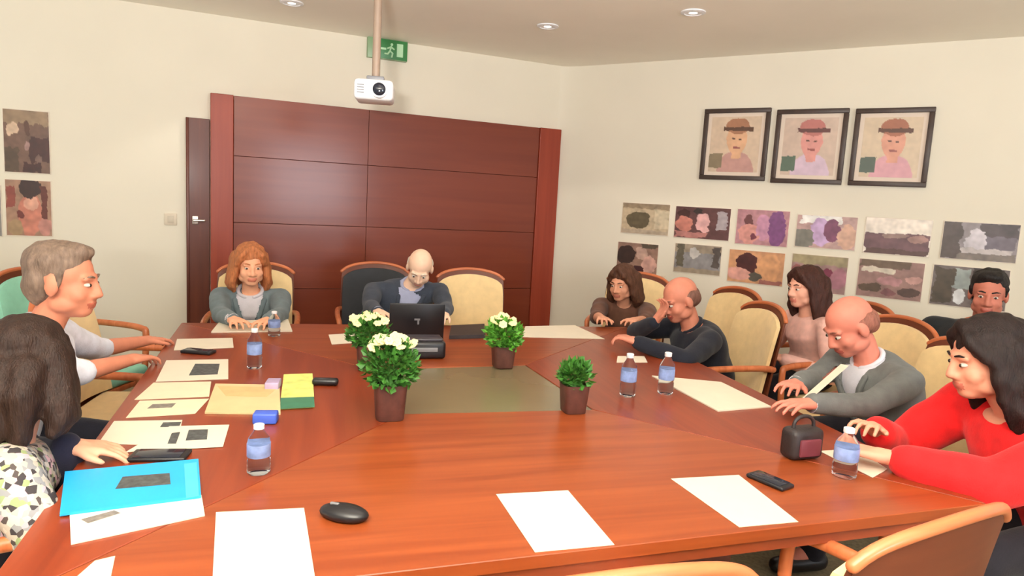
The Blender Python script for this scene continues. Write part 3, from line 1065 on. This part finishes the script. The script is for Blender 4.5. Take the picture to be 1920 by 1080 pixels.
        for sx in (-1, 1):
            pts = []
            for k in range(12):
                t = 0.31 + (0.93 - 0.31) * k / 11
                i = max(q for q in range(len(prof) - 1) if prof[q][0] <= t)
                f = (t - prof[i][0]) / (prof[i + 1][0] - prof[i][0])
                hw_ = (prof[i][1] + f * (prof[i + 1][1] - prof[i][1])) * wide + 0.014
                hd_ = (prof[i][2] + f * (prof[i + 1][2] - prof[i][2])) * wide + 0.014
                p, d = sp(t)
                Fv = d.cross(Rv).normalized()
                x = sx * ((t - 0.30) * 0.115 + 0.012)
                pts.append(p + Rv * x + Fv * (hd_ * math.sqrt(max(0.05, 1 - (x / hw_) ** 2)) - 0.001))
            lm_ = MB().tube(MB.smooth_path(pts, 3), 0.015, 12)
            lm_.remesh('lapel', tm, me_o, voxel=0.006, smooth=2)
    if collar:
        co = MB()
        pN, dN = sp(0.965)
        pts = []
        Fv = dN.cross(Rv).normalized()
        for k in range(17):
            a = math.pi * 0.5 + 0.35 + (2 * math.pi - 0.7) * k / 16
            pts.append(pN + dN * (0.012 + 0.012 * -math.sin(a)) + Rv * 0.070 * math.cos(a) + Fv * 0.064 * math.sin(a))
        co.tube(pts, 0.0125, 10)
        co.remesh('collar', cloth('collar_cloth', shirt, 0.05) if shirt else tm, me_o, voxel=0.007, smooth=2)
    if shirt:
        cfm = cloth('cuff_cloth', shirt, 0.04)
        for S, E, W in arms:
            v = (W - E).normalized()
            MB().cone(E + (W - E) * sleeve - v * 0.02, E + (W - E) * sleeve + v * 0.016, 0.036, 0.033, 20).build('cuff', cfm, me_o)
    tr = MB()
    tr.ell(P + Vector((0, -0.005, 0.01)), (0.185 * wide, 0.135, 0.10))
    for H0, K, A in legp:
        tr.caps([H0, (H0 + K) / 2, K, K + (A - K) * 0.5, A], [0.090, 0.082, 0.066, 0.064, 0.056])
    tr.remesh('trousers', cloth('trouser_cloth', trousers), me_o, voxel=0.013, smooth=3, wrinkle=0.006, wscale=10, seed=seed)
    som = pmat('shoe_leather', shoe, 0.4)
    for H0, K, A in legp:
        MB().caps([A + Vector((0, -0.03, -0.045)), A + Vector((0, 0.06, -0.052)), A + Vector((0, 0.16, -0.06))], [0.044, 0.042, 0.034]).remesh('shoe', som, me_o, voxel=0.01, smooth=2)
    if glasses:
        gl = MB()
        for sx in (-1, 1):
            gl.tube([T((sx * 0.031 + 0.023 * math.cos(a), 0.098, 0.0 + 0.017 * math.sin(a))) for a in [2 * math.pi * q / 12 for q in range(13)]], 0.0018, 8)
            gl.tube([T((sx * 0.054, 0.097, 0.004)), T((sx * 0.078, 0.0, 0.006))], 0.0018, 8)
        gl.tube([T((-0.008, 0.099, 0.003)), T((0.008, 0.099, 0.003))], 0.0018, 8)
        gl.build('glasses', M['black'], me_o)
    return me_o


AZ_LEFT, AZ_RIGHT, AZ_FAR, AZ_NEAR = R(71), R(-104), R(165), R(-17)
HZ = 0.565

# woman at the near left, seen from behind the hair
person('woman at the near left with dark brown hair and speckled blouse', (-1.31, 1.64), hp(52, 694, 1.72), R(50), R(-18), R(14), 0,
       wrists=(at(124, 838, 0.785), None), hair='long', hair_len=0.10, hair_col=(42, 25, 17), top_mat=floral('speckled_print'),
       sleeve_mat=cloth('navy_sleeve', (34, 34, 52)), gender='f', trousers=(30, 28, 34), seed=1.0, collar=False, hs=1.05, hip_z=HZ,
       hand_dirs=(Vector((0.9, 0.45, -0.15)), None), wide=1.08)
place_chair((-1.31 - 0.05 * math.sin(R(50)), 1.64 - 0.05 * math.cos(R(50))), R(50), 'armchair under the woman with dark brown hair at near left')

# man in the pale shirt, profile to the right
person('grey haired man in a pale blue white shirt, profile at the left', (-1.80, 2.28), hp(122, 528, 2.32), R(76), R(78), R(4), 0,
       wrists=(at(268, 640, 0.775), at(262, 676, 0.775)), hair='short', hair_col=(120, 100, 86), top=(226, 228, 240), sleeve=0.12,
       skin=(204, 130, 102), trousers=(30, 30, 40), seed=2.0, hs=1.06, hip_z=HZ, curl=0.6, wide=1.12)
place_chair((-1.80 - 0.05 * math.sin(R(76)), 2.28 - 0.05 * math.cos(R(76))), R(76), 'armchair under the grey haired man in the pale shirt')

# woman in the grey jacket at the far end
person('woman with red blond hair and grey green jacket at the far end', (-1.62, 4.22), hp(470, 498, 4.08), R(163), R(152), R(6), 0,
       wrists=(at(500, 606, 0.775), at(440, 606, 0.775)), hair='bob', hair_col=(178, 108, 66), top=(104, 116, 120), shirt=(206, 200, 206),
       gender='f', skin=(236, 170, 134), seed=3.0, hip_z=HZ - 0.02, hs=1.02, wide=1.06)
place_chair((-1.62 - 0.05 * math.sin(R(163)), 4.22 - 0.05 * math.cos(R(163))), R(163), 'armchair under the woman in the grey green jacket')

# bowed white haired man behind the laptop
person('white haired man with bowed head behind the black laptop', (-0.90, 4.62), hp(787, 503, 4.44), R(164), R(176), R(36), R(-6),
       wrists=(at(835, 606, 0.775), at(712, 604, 0.79)), hair='fringe', hair_col=(226, 214, 196), top=(58, 64, 76), shirt=(160, 164, 190),
       skin=(240, 200, 172), seed=4.0, hip_z=HZ + 0.0, hs=1.02, wide=1.2)
place_chair((-0.92, 4.67), R(164), 'dark armchair under the white haired man behind the laptop', None, 'dark')

# woman at the far right corner
person('woman with brown hair and arms on the table beside the pale wall sheet', (0.86, 4.98), hp(1166, 532, 4.74), R(200), R(215), R(10), 0,
       wrists=(at(1185, 606, 0.79), at(1128, 612, 0.775)), hair='bob', hair_col=(84, 52, 36), top=(104, 70, 56), gender='f',
       skin=(222, 158, 128), seed=5.0, hip_z=HZ - 0.02, sleeve=0.25, collar=False)
place_chair((0.86 - 0.05 * math.sin(R(200)), 4.98 - 0.05 * math.cos(R(200))), R(200), 'armchair under the brown haired woman at the far right corner')

# bald man in black
person('bald man in a black top with one hand at his face', (1.14, 3.84), hp(1274, 562, 3.80), R(-100), R(-112), R(22), R(0),
       wrists=(at(1196, 642, 0.80), hp(1226, 606, 3.72)), elbow_drop=0.25, hair='fringe', hair_col=(120, 84, 72), top=(34, 36, 46), skin=(206, 132, 108),
       seed=6.0, hip_z=HZ, hand_dirs=(None, Vector((0.5, 0.0, 0.8))), wide=1.15, hs=1.05, curl=1.0)
place_chair((1.16, 3.85), R(-100), 'cream armchair under the bald man in the black top')

# woman in pink further back
person('woman in a pale pink top with long dark hair sitting back', (1.85, 4.10), hp(1508, 540, 4.06), R(-104), R(-110), R(4), 0,
       knee_fwd=0.33, hair='long', hair_len=0.17, hair_col=(64, 34, 26), top=(226, 178, 166), gender='f', skin=(226, 164, 140), seed=7.0, hip_z=HZ, collar=False)
place_chair((1.90, 4.11), R(-104), 'armchair under the woman in the pale pink top')

# man in the grey suit leaning over the table
person('bald man in a grey suit leaning over the table', (1.72, 2.95), hp(1592, 612, 2.95), R(-100), R(-100), R(32), 0,
       wrists=(at(1505, 762, 0.80), at(1452, 742, 0.80)), hair='fringe', hair_col=(150, 96, 80), top=(104, 106, 104), shirt=(222, 222, 232),
       skin=(214, 132, 112), seed=8.0, hip_z=HZ, wide=1.15, hs=1.08)
place_chair((1.77, 2.96), R(-100), 'armchair under the bald man in the grey suit')

# dark haired man by the right wall
person('dark haired man in a black suit near the right wall', (2.52, 3.62), hp(1853, 552, 3.5), R(-125), R(-146), R(6), 0,
       hair='short', hair_col=(30, 24, 22), top=(38, 40, 42), shirt=(150, 144, 140), skin=(186, 112, 92), seed=9.0, hip_z=HZ, wide=1.3)
place_chair((2.56, 3.65), R(-125), 'armchair under the dark haired man by the right wall')

# woman in red
person('woman in a bright red jacket with long black hair at right', (1.88, 2.10), hp(1848, 674, 2.16), R(-94), R(-84), R(12), 0,
       wrists=(at(1668, 858, 0.785), at(1640, 806, 0.785)), hair='very_long', hair_len=0.17, hair_col=(34, 22, 20), top=(226, 34, 36), gender='f',
       skin=(228, 158, 130), seed=10.0, hip_z=HZ, wide=1.45, arm_k=1.45, hs=1.08, sleeve=0.82, collar=False, curl=0.8, elbow=(1.6, 1))
place_chair((1.93, 2.10), R(-94), 'armchair under the woman in the red jacket')

# empty chairs
place_chair((-0.26, 4.60), R(172), 'empty cream armchair at the far end right of the laptop')
place_chair((-1.74, 3.08), R(80), 'empty cream armchair between the pale shirted man and the back woman')
place_chair((-2.31, 3.60), R(96), 'mint green armchair at the left edge behind the grey haired man', None, 'mint')
place_chair((1.80, 3.54), R(-106), 'empty cream armchair behind the bald man in the grey suit')
place_chair((0.655, 1.45), R(-29), 'brown backed armchair in the bottom right corner')
place_chair((0.09, 1.225), R(-17), 'armchair with only its curved top showing at the bottom edge')


place_chair((1.26, 4.52), R(-112), 'empty cream armchair just behind the head of the bald man in black')


# ------------------------------------------------------------------ things on the table
def quad(name, px, label, cat, mat, z=TZ + 0.0015, th=0.0012, group=None, parent=None):
    """a flat sheet or slab lying on the table, from the four corners where it lies"""
    P = [at(x, y, z) for x, y in px]
    c = sum(P, Vector()) / 4
    o = MB().prism([(p.x - c.x, p.y - c.y) for p in P], 0, th).build(name, mat, None, (c.x, c.y, z), smooth=False)
    if parent:
        o.parent = parent
        o.location = o.location - parent.location
    else:
        tag(o, label, cat, group)
    return o


Z0 = TZ + 0.0006
GP = 'loose papers on the table'
quad('paper_sheet', [(405, 961), (570, 953), (592, 1092), (398, 1098)], 'white sheet at the bottom edge beside the black oval device', 'paper', M['paper'], Z0, group=GP)
quad('paper_sheet', [(930, 927), (1065, 920), (1152, 1022), (1003, 1036)], 'white sheet at the near table edge, left of two slanting sheets', 'paper', M['paper'], Z0, group=GP)
quad('paper_sheet', [(1258, 898), (1385, 891), (1497, 979), (1386, 989)], 'white sheet at the near table edge, right of two slanting sheets', 'paper', M['paper'], Z0, group=GP)
quad('paper_sheet', [(178, 1052), (216, 1043), (206, 1092), (128, 1096)], 'small cream paper at the bottom left corner of the table', 'paper', M['cream_paper'], Z0, group=GP)
p = quad('paper_sheet', [(130, 950), (378, 930), (384, 968), (133, 1022)], 'white sheets with grey writing under the blue folder', 'paper', M['paper'], Z0, 0.003, GP)
quad('handwriting', [(152, 974), (214, 957), (226, 962), (165, 981)], None, None, M['ink'], Z0 + 0.0031, 0.0004, parent=p)
# blue folder
fo = quad('folder', [(122, 888), (372, 864), (377, 934), (112, 968)], 'bright blue folder with a dark cover picture', 'folder', M['blue'], Z0 + 0.0036, 0.006)
quad('cover_picture', [(230, 894), (318, 887), (320, 908), (216, 917)], None, None, M['dark_print'], Z0 + 0.0097, 0.0005, parent=fo)
quad('folder_flap', [(345, 870), (369, 867), (373, 930), (349, 934)], None, None, pmat('lighter_blue_card', (70, 178, 236), 0.45), Z0 + 0.0097, 0.0008, parent=fo)

# papers on the left half of the table
def sheet_with_picture(px, pic, label, mat='paper', z=Z0, th=0.0015, pm='dark_print'):
    o = quad('paper_sheet', px, label, 'paper', M[mat], z, th, GP)
    for q in pic:
        quad('printed_picture', q, None, None, M[pm], z + th + 0.0001, 0.0004, parent=o)
    return o


sheet_with_picture([(332, 636), (436, 634), (438, 652), (326, 657)], [], 'white sheet nearest the far left table corner', z=Z0)
sheet_with_picture([(312, 676), (428, 674), (428, 711), (292, 716)], [[(366, 682), (412, 682), (408, 702), (354, 704)]], 'magazine with a dark picture right of the pale shirted mans hand')
sheet_with_picture([(288, 718), (396, 716), (392, 744), (252, 750)], [], 'cream sheet between the magazine and the fanned papers', 'cream_paper')
sheet_with_picture([(262, 752), (392, 748), (366, 776), (236, 784)], [[(286, 758), (330, 756), (322, 764), (276, 766)]], 'lightly printed sheet left of the tan envelope', 'cream_paper', Z0, 0.0012, 'ink')
sheet_with_picture([(214, 790), (342, 788), (330, 836), (184, 832)], [[(306, 792), (340, 791), (336, 800), (300, 801)]], 'white sheet fanned under the printed brochure', 'paper', Z0, 0.0012)
sheet_with_picture([(318, 800), (430, 797), (418, 838), (236, 848)], [[(354, 806), (390, 805), (388, 824), (348, 826)], [(322, 812), (338, 810), (330, 832), (314, 832)]], 'printed white brochure with a small dark picture', 'paper', Z0 + 0.0014, 0.0016)

def small_box(name, px, size, rz, mat, label, cat, bevel=0.004, group=None, z=TZ):
    p = at(px[0], px[1], z)
    o = MB().box((0, 0, size[2] / 2 + 0.0006), size, bevel=bevel, seg=3).build(name, mat, None, (p.x, p.y, z))
    o.rotation_euler = (0, 0, rz)
    if label:
        tag(o, label, cat, group)
    return o


def phone(px, rz, label, size=(0.075, 0.15, 0.012)):
    o = empty('mobile_phone', at(px[0], px[1], TZ), rz)
    tag(o, label, 'phone', 'phones and remotes on the table')
    MB().box((0, 0, size[2] / 2 + 0.0006), size, bevel=0.005, seg=3).build('phone_body', M['black'], o)
    MB().box((0, 0, size[2] + 0.0012), (size[0] * 0.86, size[1] * 0.8, 0.0012), bevel=0.0004).build('phone_screen', M['lens'], o)
    return o


phone((300, 858), R(100), 'black phone between the brochure and the blue folder')
phone((1443, 905), R(35), 'dark phone right of the slanting white sheet at right', (0.06, 0.12, 0.012))
phone((372, 662), R(85), 'dark phone between two sheets near the pale shirted mans hand', (0.06, 0.14, 0.014))
# table microphone / oval device at the near edge
o = empty('computer_mouse', at(645, 972, TZ), R(75))
tag(o, 'black oval mouse like device lying beside the bottom white sheet', 'device')
mb = MB().ell((0, 0, 0.014), (0.034, 0.062, 0.020))
bmesh.ops.bisect_plane(mb.bm, geom=mb.bm.verts[:] + mb.bm.edges[:] + mb.bm.faces[:], plane_co=(0, 0, 0.001), plane_no=(0, 0, -1), clear_outer=True)
bmesh.ops.holes_fill(mb.bm, edges=[e for e in mb.bm.edges if e.is_boundary])
mb.build('mouse_body', M['black'], o)
MB().box((0, 0.025, 0.032), (0.008, 0.022, 0.006), bevel=0.002).build('scroll_wheel', M['grey_plastic'], o)

# tan envelope, lime brochure, glasses case, lilac box
en = quad('envelope', [(404, 722), (524, 724), (526, 778), (384, 776)], 'tan envelope left of the lime green brochure', 'envelope', M['tan'], Z0, 0.006)
quad('envelope_flap', [(408, 724), (522, 726), (500, 744), (424, 743)], None, None, pmat('tan_flap', (196, 170, 118), 0.7), Z0 + 0.0061, 0.0006, parent=en)
br = quad('brochure', [(532, 704), (586, 702), (590, 764), (524, 768)], 'lime green brochure with dark green lower band', 'brochure', M['lime'], Z0, 0.005)
quad('printed_band', [(526, 746), (589, 744), (590, 763), (525, 767)], None, None, M['teal_print'], Z0 + 0.0051, 0.0005, parent=br)
small_box('tissue_packet', (512, 728), (0.05, 0.075, 0.03), R(10), M['lilac'], 'small lilac packet between the envelope and lime brochure', 'packet')
small_box('glasses_case', (610, 722), (0.10, 0.04, 0.028), R(6), M['black'], 'small black case right of the lime brochure', 'case', 0.012)
small_box('cup_lid_box', (498, 792), (0.075, 0.05, 0.035), R(10), M['royal'], 'small royal blue box behind the left water bottle', 'box', 0.006)


def bottle(px, h, r, label, glass='bottle'):
    o = empty('water_bottle', at(px[0], px[1], TZ + 0.0005))
    tag(o, label, 'bottle', 'plastic water bottles on the table')
    MB().lathe([(r * 0.80, 0.0), (r, 0.006), (r, h * 0.28), (r * 0.94, h * 0.32), (r, h * 0.36), (r, h * 0.62), (r * 0.9, h * 0.72), (r * 0.45, h * 0.86),
                (r * 0.38, h * 0.92)]).build('bottle_body', M[glass], o)
    MB().lathe([(r * 1.01, h * 0.36), (r * 1.02, h * 0.37), (r * 1.02, h * 0.61), (r * 1.01, h * 0.62)]).build('bottle_label', M['label'], o)
    MB().lathe([(r * 0.44, h * 0.905), (r * 0.46, h * 0.91), (r * 0.46, h * 0.99), (r * 0.40, h)]).build('bottle_cap', M['white_plastic'], o)
    return o


bottle((485, 886), 0.135, 0.030, 'short water bottle with blue label by the blue folder')
bottle((1582, 893), 0.150, 0.034, 'water bottle with blue label in front of the red jacketed woman')
bottle((477, 690), 0.170, 0.030, 'water bottle standing below the grey jacketed womans papers')
bottle((1176, 742), 0.175, 0.032, 'water bottle right of the small right planter, left of two')
bottle((1247, 738), 0.175, 0.032, 'water bottle at the corner of the wide white papers, right of two')
bottle((514, 630), 0.130, 0.030, 'water bottle beside the grey jacketed womans papers')

# papers on the far and right side
sheet_with_picture([(412, 604), (540, 600), (548, 622), (396, 624)], [], 'white papers in front of the grey jacketed woman', 'paper', Z0, 0.006)
sheet_with_picture([(985, 612), (1078, 610), (1134, 636), (978, 632)], [], 'white papers near the hands of the brown haired woman')
sheet_with_picture([(616, 628), (672, 624), (678, 642), (622, 646)], [], 'white paper left of the far planter and laptop')
sheet_with_picture([(1222, 706), (1352, 718), (1446, 764), (1346, 772)], [], 'wide white papers before the bald man in the grey suit', 'paper', Z0, 0.005)
sheet_with_picture([(1158, 668), (1208, 668), (1214, 680), (1156, 680)], [], 'narrow white sheet by the black sleeve of the bald man')
sheet_with_picture([(1536, 846), (1606, 842), (1664, 880), (1636, 896)], [], 'white sheet under the hands of the woman in red')
# dark folder under the far chair
quad('notebook', [(846, 616), (908, 613), (910, 634), (842, 636)], 'dark notebook on the table in front of the empty cream chair', 'notebook', M['black_soft'], Z0, 0.02)

# sheet held upright by the man in the grey suit
a, b = hp(1484, 772, 2.50), hp(1584, 684, 2.56)
o = empty('paper_sheet', (a + b) / 2)
tag(o, 'white paper held on the slant before the bald man in grey', 'paper', GP)
dv = (b - a).normalized()
sv = Vector((0.25, -0.9, 0.2))
sv = (sv - dv * sv.dot(dv)).normalized()
nv = dv.cross(sv)
rot = Matrix((dv, sv, nv)).transposed()
MB().box((0, 0, 0), ((b - a).length, 0.045, 0.002), rot=rot).build('sheet', M['paper'], o, smooth=False)

# black bag / camera by the woman in red
o = empty('black_bag', at(1500, 858, TZ), R(20))
tag(o, 'dark brown black bag standing beside the hands of the woman in red', 'bag')
MB().box((0, 0, 0.052), (0.125, 0.07, 0.10), bevel=0.02, seg=3).build('bag_body', M['black_soft'], o)
MB().tube(MB.smooth_path([(-0.04, 0, 0.095), (-0.036, 0, 0.12), (-0.015, 0, 0.135), (0.015, 0, 0.135), (0.036, 0, 0.12), (0.04, 0, 0.095)]), 0.006).build('bag_handle', M['black_soft'], o)
MB().box((0.0, -0.037, 0.045), (0.08, 0.012, 0.055), bevel=0.005).build('front_pocket', pmat('maroon_leather', (110, 48, 58), 0.5), o)

# laptop, lid toward the camera
o = empty('laptop', at(780, 640, TZ + 0.0006), R(14))
tag(o, 'open black laptop with its lid toward the camera before the white haired man', 'laptop')
MB().box((0, 0.11, 0.009), (0.29, 0.21, 0.018), bevel=0.004).build('laptop_base', M['black'], o)
lid = MB().box((0, -0.012, 0.108), (0.285, 0.010, 0.195), rot=Matrix.Rotation(R(8), 3, 'X'), bevel=0.004).build('laptop_lid', M['black'], o)
em = MB()
em.box((0.0, -0.019, 0.120), (0.030, 0.002, 0.010), rot=Matrix.Rotation(R(8), 3, 'X'))
em.box((0.006, -0.0165, 0.105), (0.010, 0.002, 0.024), rot=Matrix.Rotation(R(8), 3, 'X'))
em.build('lid_emblem', M['grey_plastic'], lid)
MB().tube([(-0.12, 0.0, 0.012), (0.12, 0.0, 0.012)], 0.007).build('hinge', M['grey_plastic'], o)
# black equipment case in front of the laptop
o = empty('equipment_case', at(795, 672, TZ + 0.0006), R(14))
tag(o, 'low black equipment case in front of the laptop behind the big planter', 'case')
MB().box((0, 0.05, 0.042), (0.20, 0.14, 0.084), bevel=0.016, seg=3).build('case_body', M['black'], o)
MB().box((0, 0.05, 0.088), (0.17, 0.11, 0.012), bevel=0.005).build('case_lid', pmat('charcoal_plastic', (58, 52, 60), 0.35), o)
MB().box((0, -0.022, 0.046), (0.12, 0.006, 0.02), bevel=0.002).build('case_grille', M['grey_plastic'], o)


# ------------------------------------------------------------------ planters
def planter(px, pot_w, pot_h, fol_r, fol_h, n, leaf, label, blossoms, seed):
    rnd = random.Random(seed)
    o = empty('potted_plant', at(px[0], px[1], TZ + 0.0005), R(16))
    tag(o, label, 'plant', 'planters around the table centre')
    w = pot_w / 2

    def sq(s, z):
        return [(s * math.copysign(abs(math.cos(a)) ** 0.45, math.cos(a)), s * math.copysign(abs(math.sin(a)) ** 0.45, math.sin(a)), z)
                for a in [2 * math.pi * k / 32 for k in range(32)]]
    MB().loft([sq(w * 0.80, 0), sq(w * 0.84, 0.004), sq(w * 1.0, pot_h), sq(w * 0.90, pot_h), sq(w * 0.88, pot_h - 0.012)]).build('pot', M['pot'], o)
    MB().loft([sq(w * 0.80, pot_h - 0.013), sq(w * 0.86, pot_h - 0.008)]).build('soil', M['soil'], o)
    bm = bmesh.new()
    cz = pot_h + fol_h * 0.42
    for k in range(n):
        u, v, q = rnd.uniform(-1, 1), rnd.uniform(0, 2 * math.pi), rnd.random() ** 0.4
        s_ = math.sqrt(1 - u * u)
        dr = Vector((s_ * math.cos(v), s_ * math.sin(v), u))
        c = Vector((dr.x * fol_r * q, dr.y * fol_r * q, cz + dr.z * fol_h * 0.55 * q))
        if c.z < pot_h - 0.02:
            c.z = pot_h + rnd.uniform(-0.01, 0.02)
        ln, wd = rnd.uniform(0.022, 0.036), rnd.uniform(0.009, 0.014)
        d = (dr + Vector((rnd.uniform(-.6, .6), rnd.uniform(-.6, .6), rnd.uniform(-.2, .7)))).normalized()
        sd = d.cross(Vector((rnd.uniform(-1, 1), rnd.uniform(-1, 1), 1))).normalized()
        nn = d.cross(sd)
        pts = [c, c + d * ln * .45 + sd * wd + nn * .003, c + d * ln - nn * 0.004, c + d * ln * .45 - sd * wd + nn * .003]
        vs = [bm.verts.new(p) for p in pts]
        bm.faces.new((vs[0], vs[1], vs[2]))
        bm.faces.new((vs[0], vs[2], vs[3]))
    for k in range(14):
        a = rnd.uniform(0, 2 * math.pi)
        rr = fol_r * rnd.uniform(0.1, 0.6)
        p0 = Vector((0.2 * w * math.cos(a), 0.2 * w * math.sin(a), pot_h - 0.01))
        p1 = Vector((rr * math.cos(a), rr * math.sin(a), cz + fol_h * 0.3))
        sd = Vector((-math.sin(a), math.cos(a), 0)) * 0.002
        vs = [bm.verts.new(p) for p in (p0 - sd, p0 + sd, p1 + sd, p1 - sd)]
        bm.faces.new(vs)
    me = bpy.data.meshes.new('foliage')
    bm.to_mesh(me)
    bm.free()
    me.materials.append(M[leaf])
    link(bpy.data.objects.new('foliage', me), o)
    if blossoms:
        fb = MB()
        for k in range(6):
            a = 2 * math.pi * k / 6
            fb.ell((0.010 * math.cos(a), 0.010 * math.sin(a), 0.002), (0.008, 0.008, 0.004), sub=1)
        fb.ell((0, 0, 0.004), (0.006, 0.006, 0.005), sub=1)
        fm = fb.mesh('blossom')
        fm.materials.append(M['blossom'])
        for k in range(blossoms):
            a, q = rnd.uniform(0, 2 * math.pi), rnd.random() ** 0.6
            b = bpy.data.objects.new('blossom', fm)
            link(b, o)
            b.location = (fol_r * 0.9 * q * math.cos(a), fol_r * 0.9 * q * math.sin(a), cz + fol_h * (0.56 - 0.18 * q * q) + rnd.uniform(0, 0.012))
            b.rotation_euler = (rnd.uniform(-.6, .6) + 0.5, rnd.uniform(-.6, .6), 0)
            k_ = rnd.uniform(0.8, 1.3)
            b.scale = (k_, k_, k_)
    return o


planter((730, 783), 0.112, 0.125, 0.088, 0.150, 620, 'leaf', 'largest potted plant with cream blossoms at the near left of the centre', 26, 1)
planter((1074, 771), 0.098, 0.105, 0.055, 0.085, 330, 'leaf', 'small dark potted plant at the near right of the centre', 0, 2)
planter((942, 687), 0.105, 0.100, 0.078, 0.125, 460, 'leaf_bright', 'bright green potted plant with pale blossoms at the far right of the centre', 14, 3)
planter((690, 692), 0.105, 0.110, 0.085, 0.120, 460, 'leaf', 'potted plant partly hidden behind the largest one, near the laptop', 18, 4)
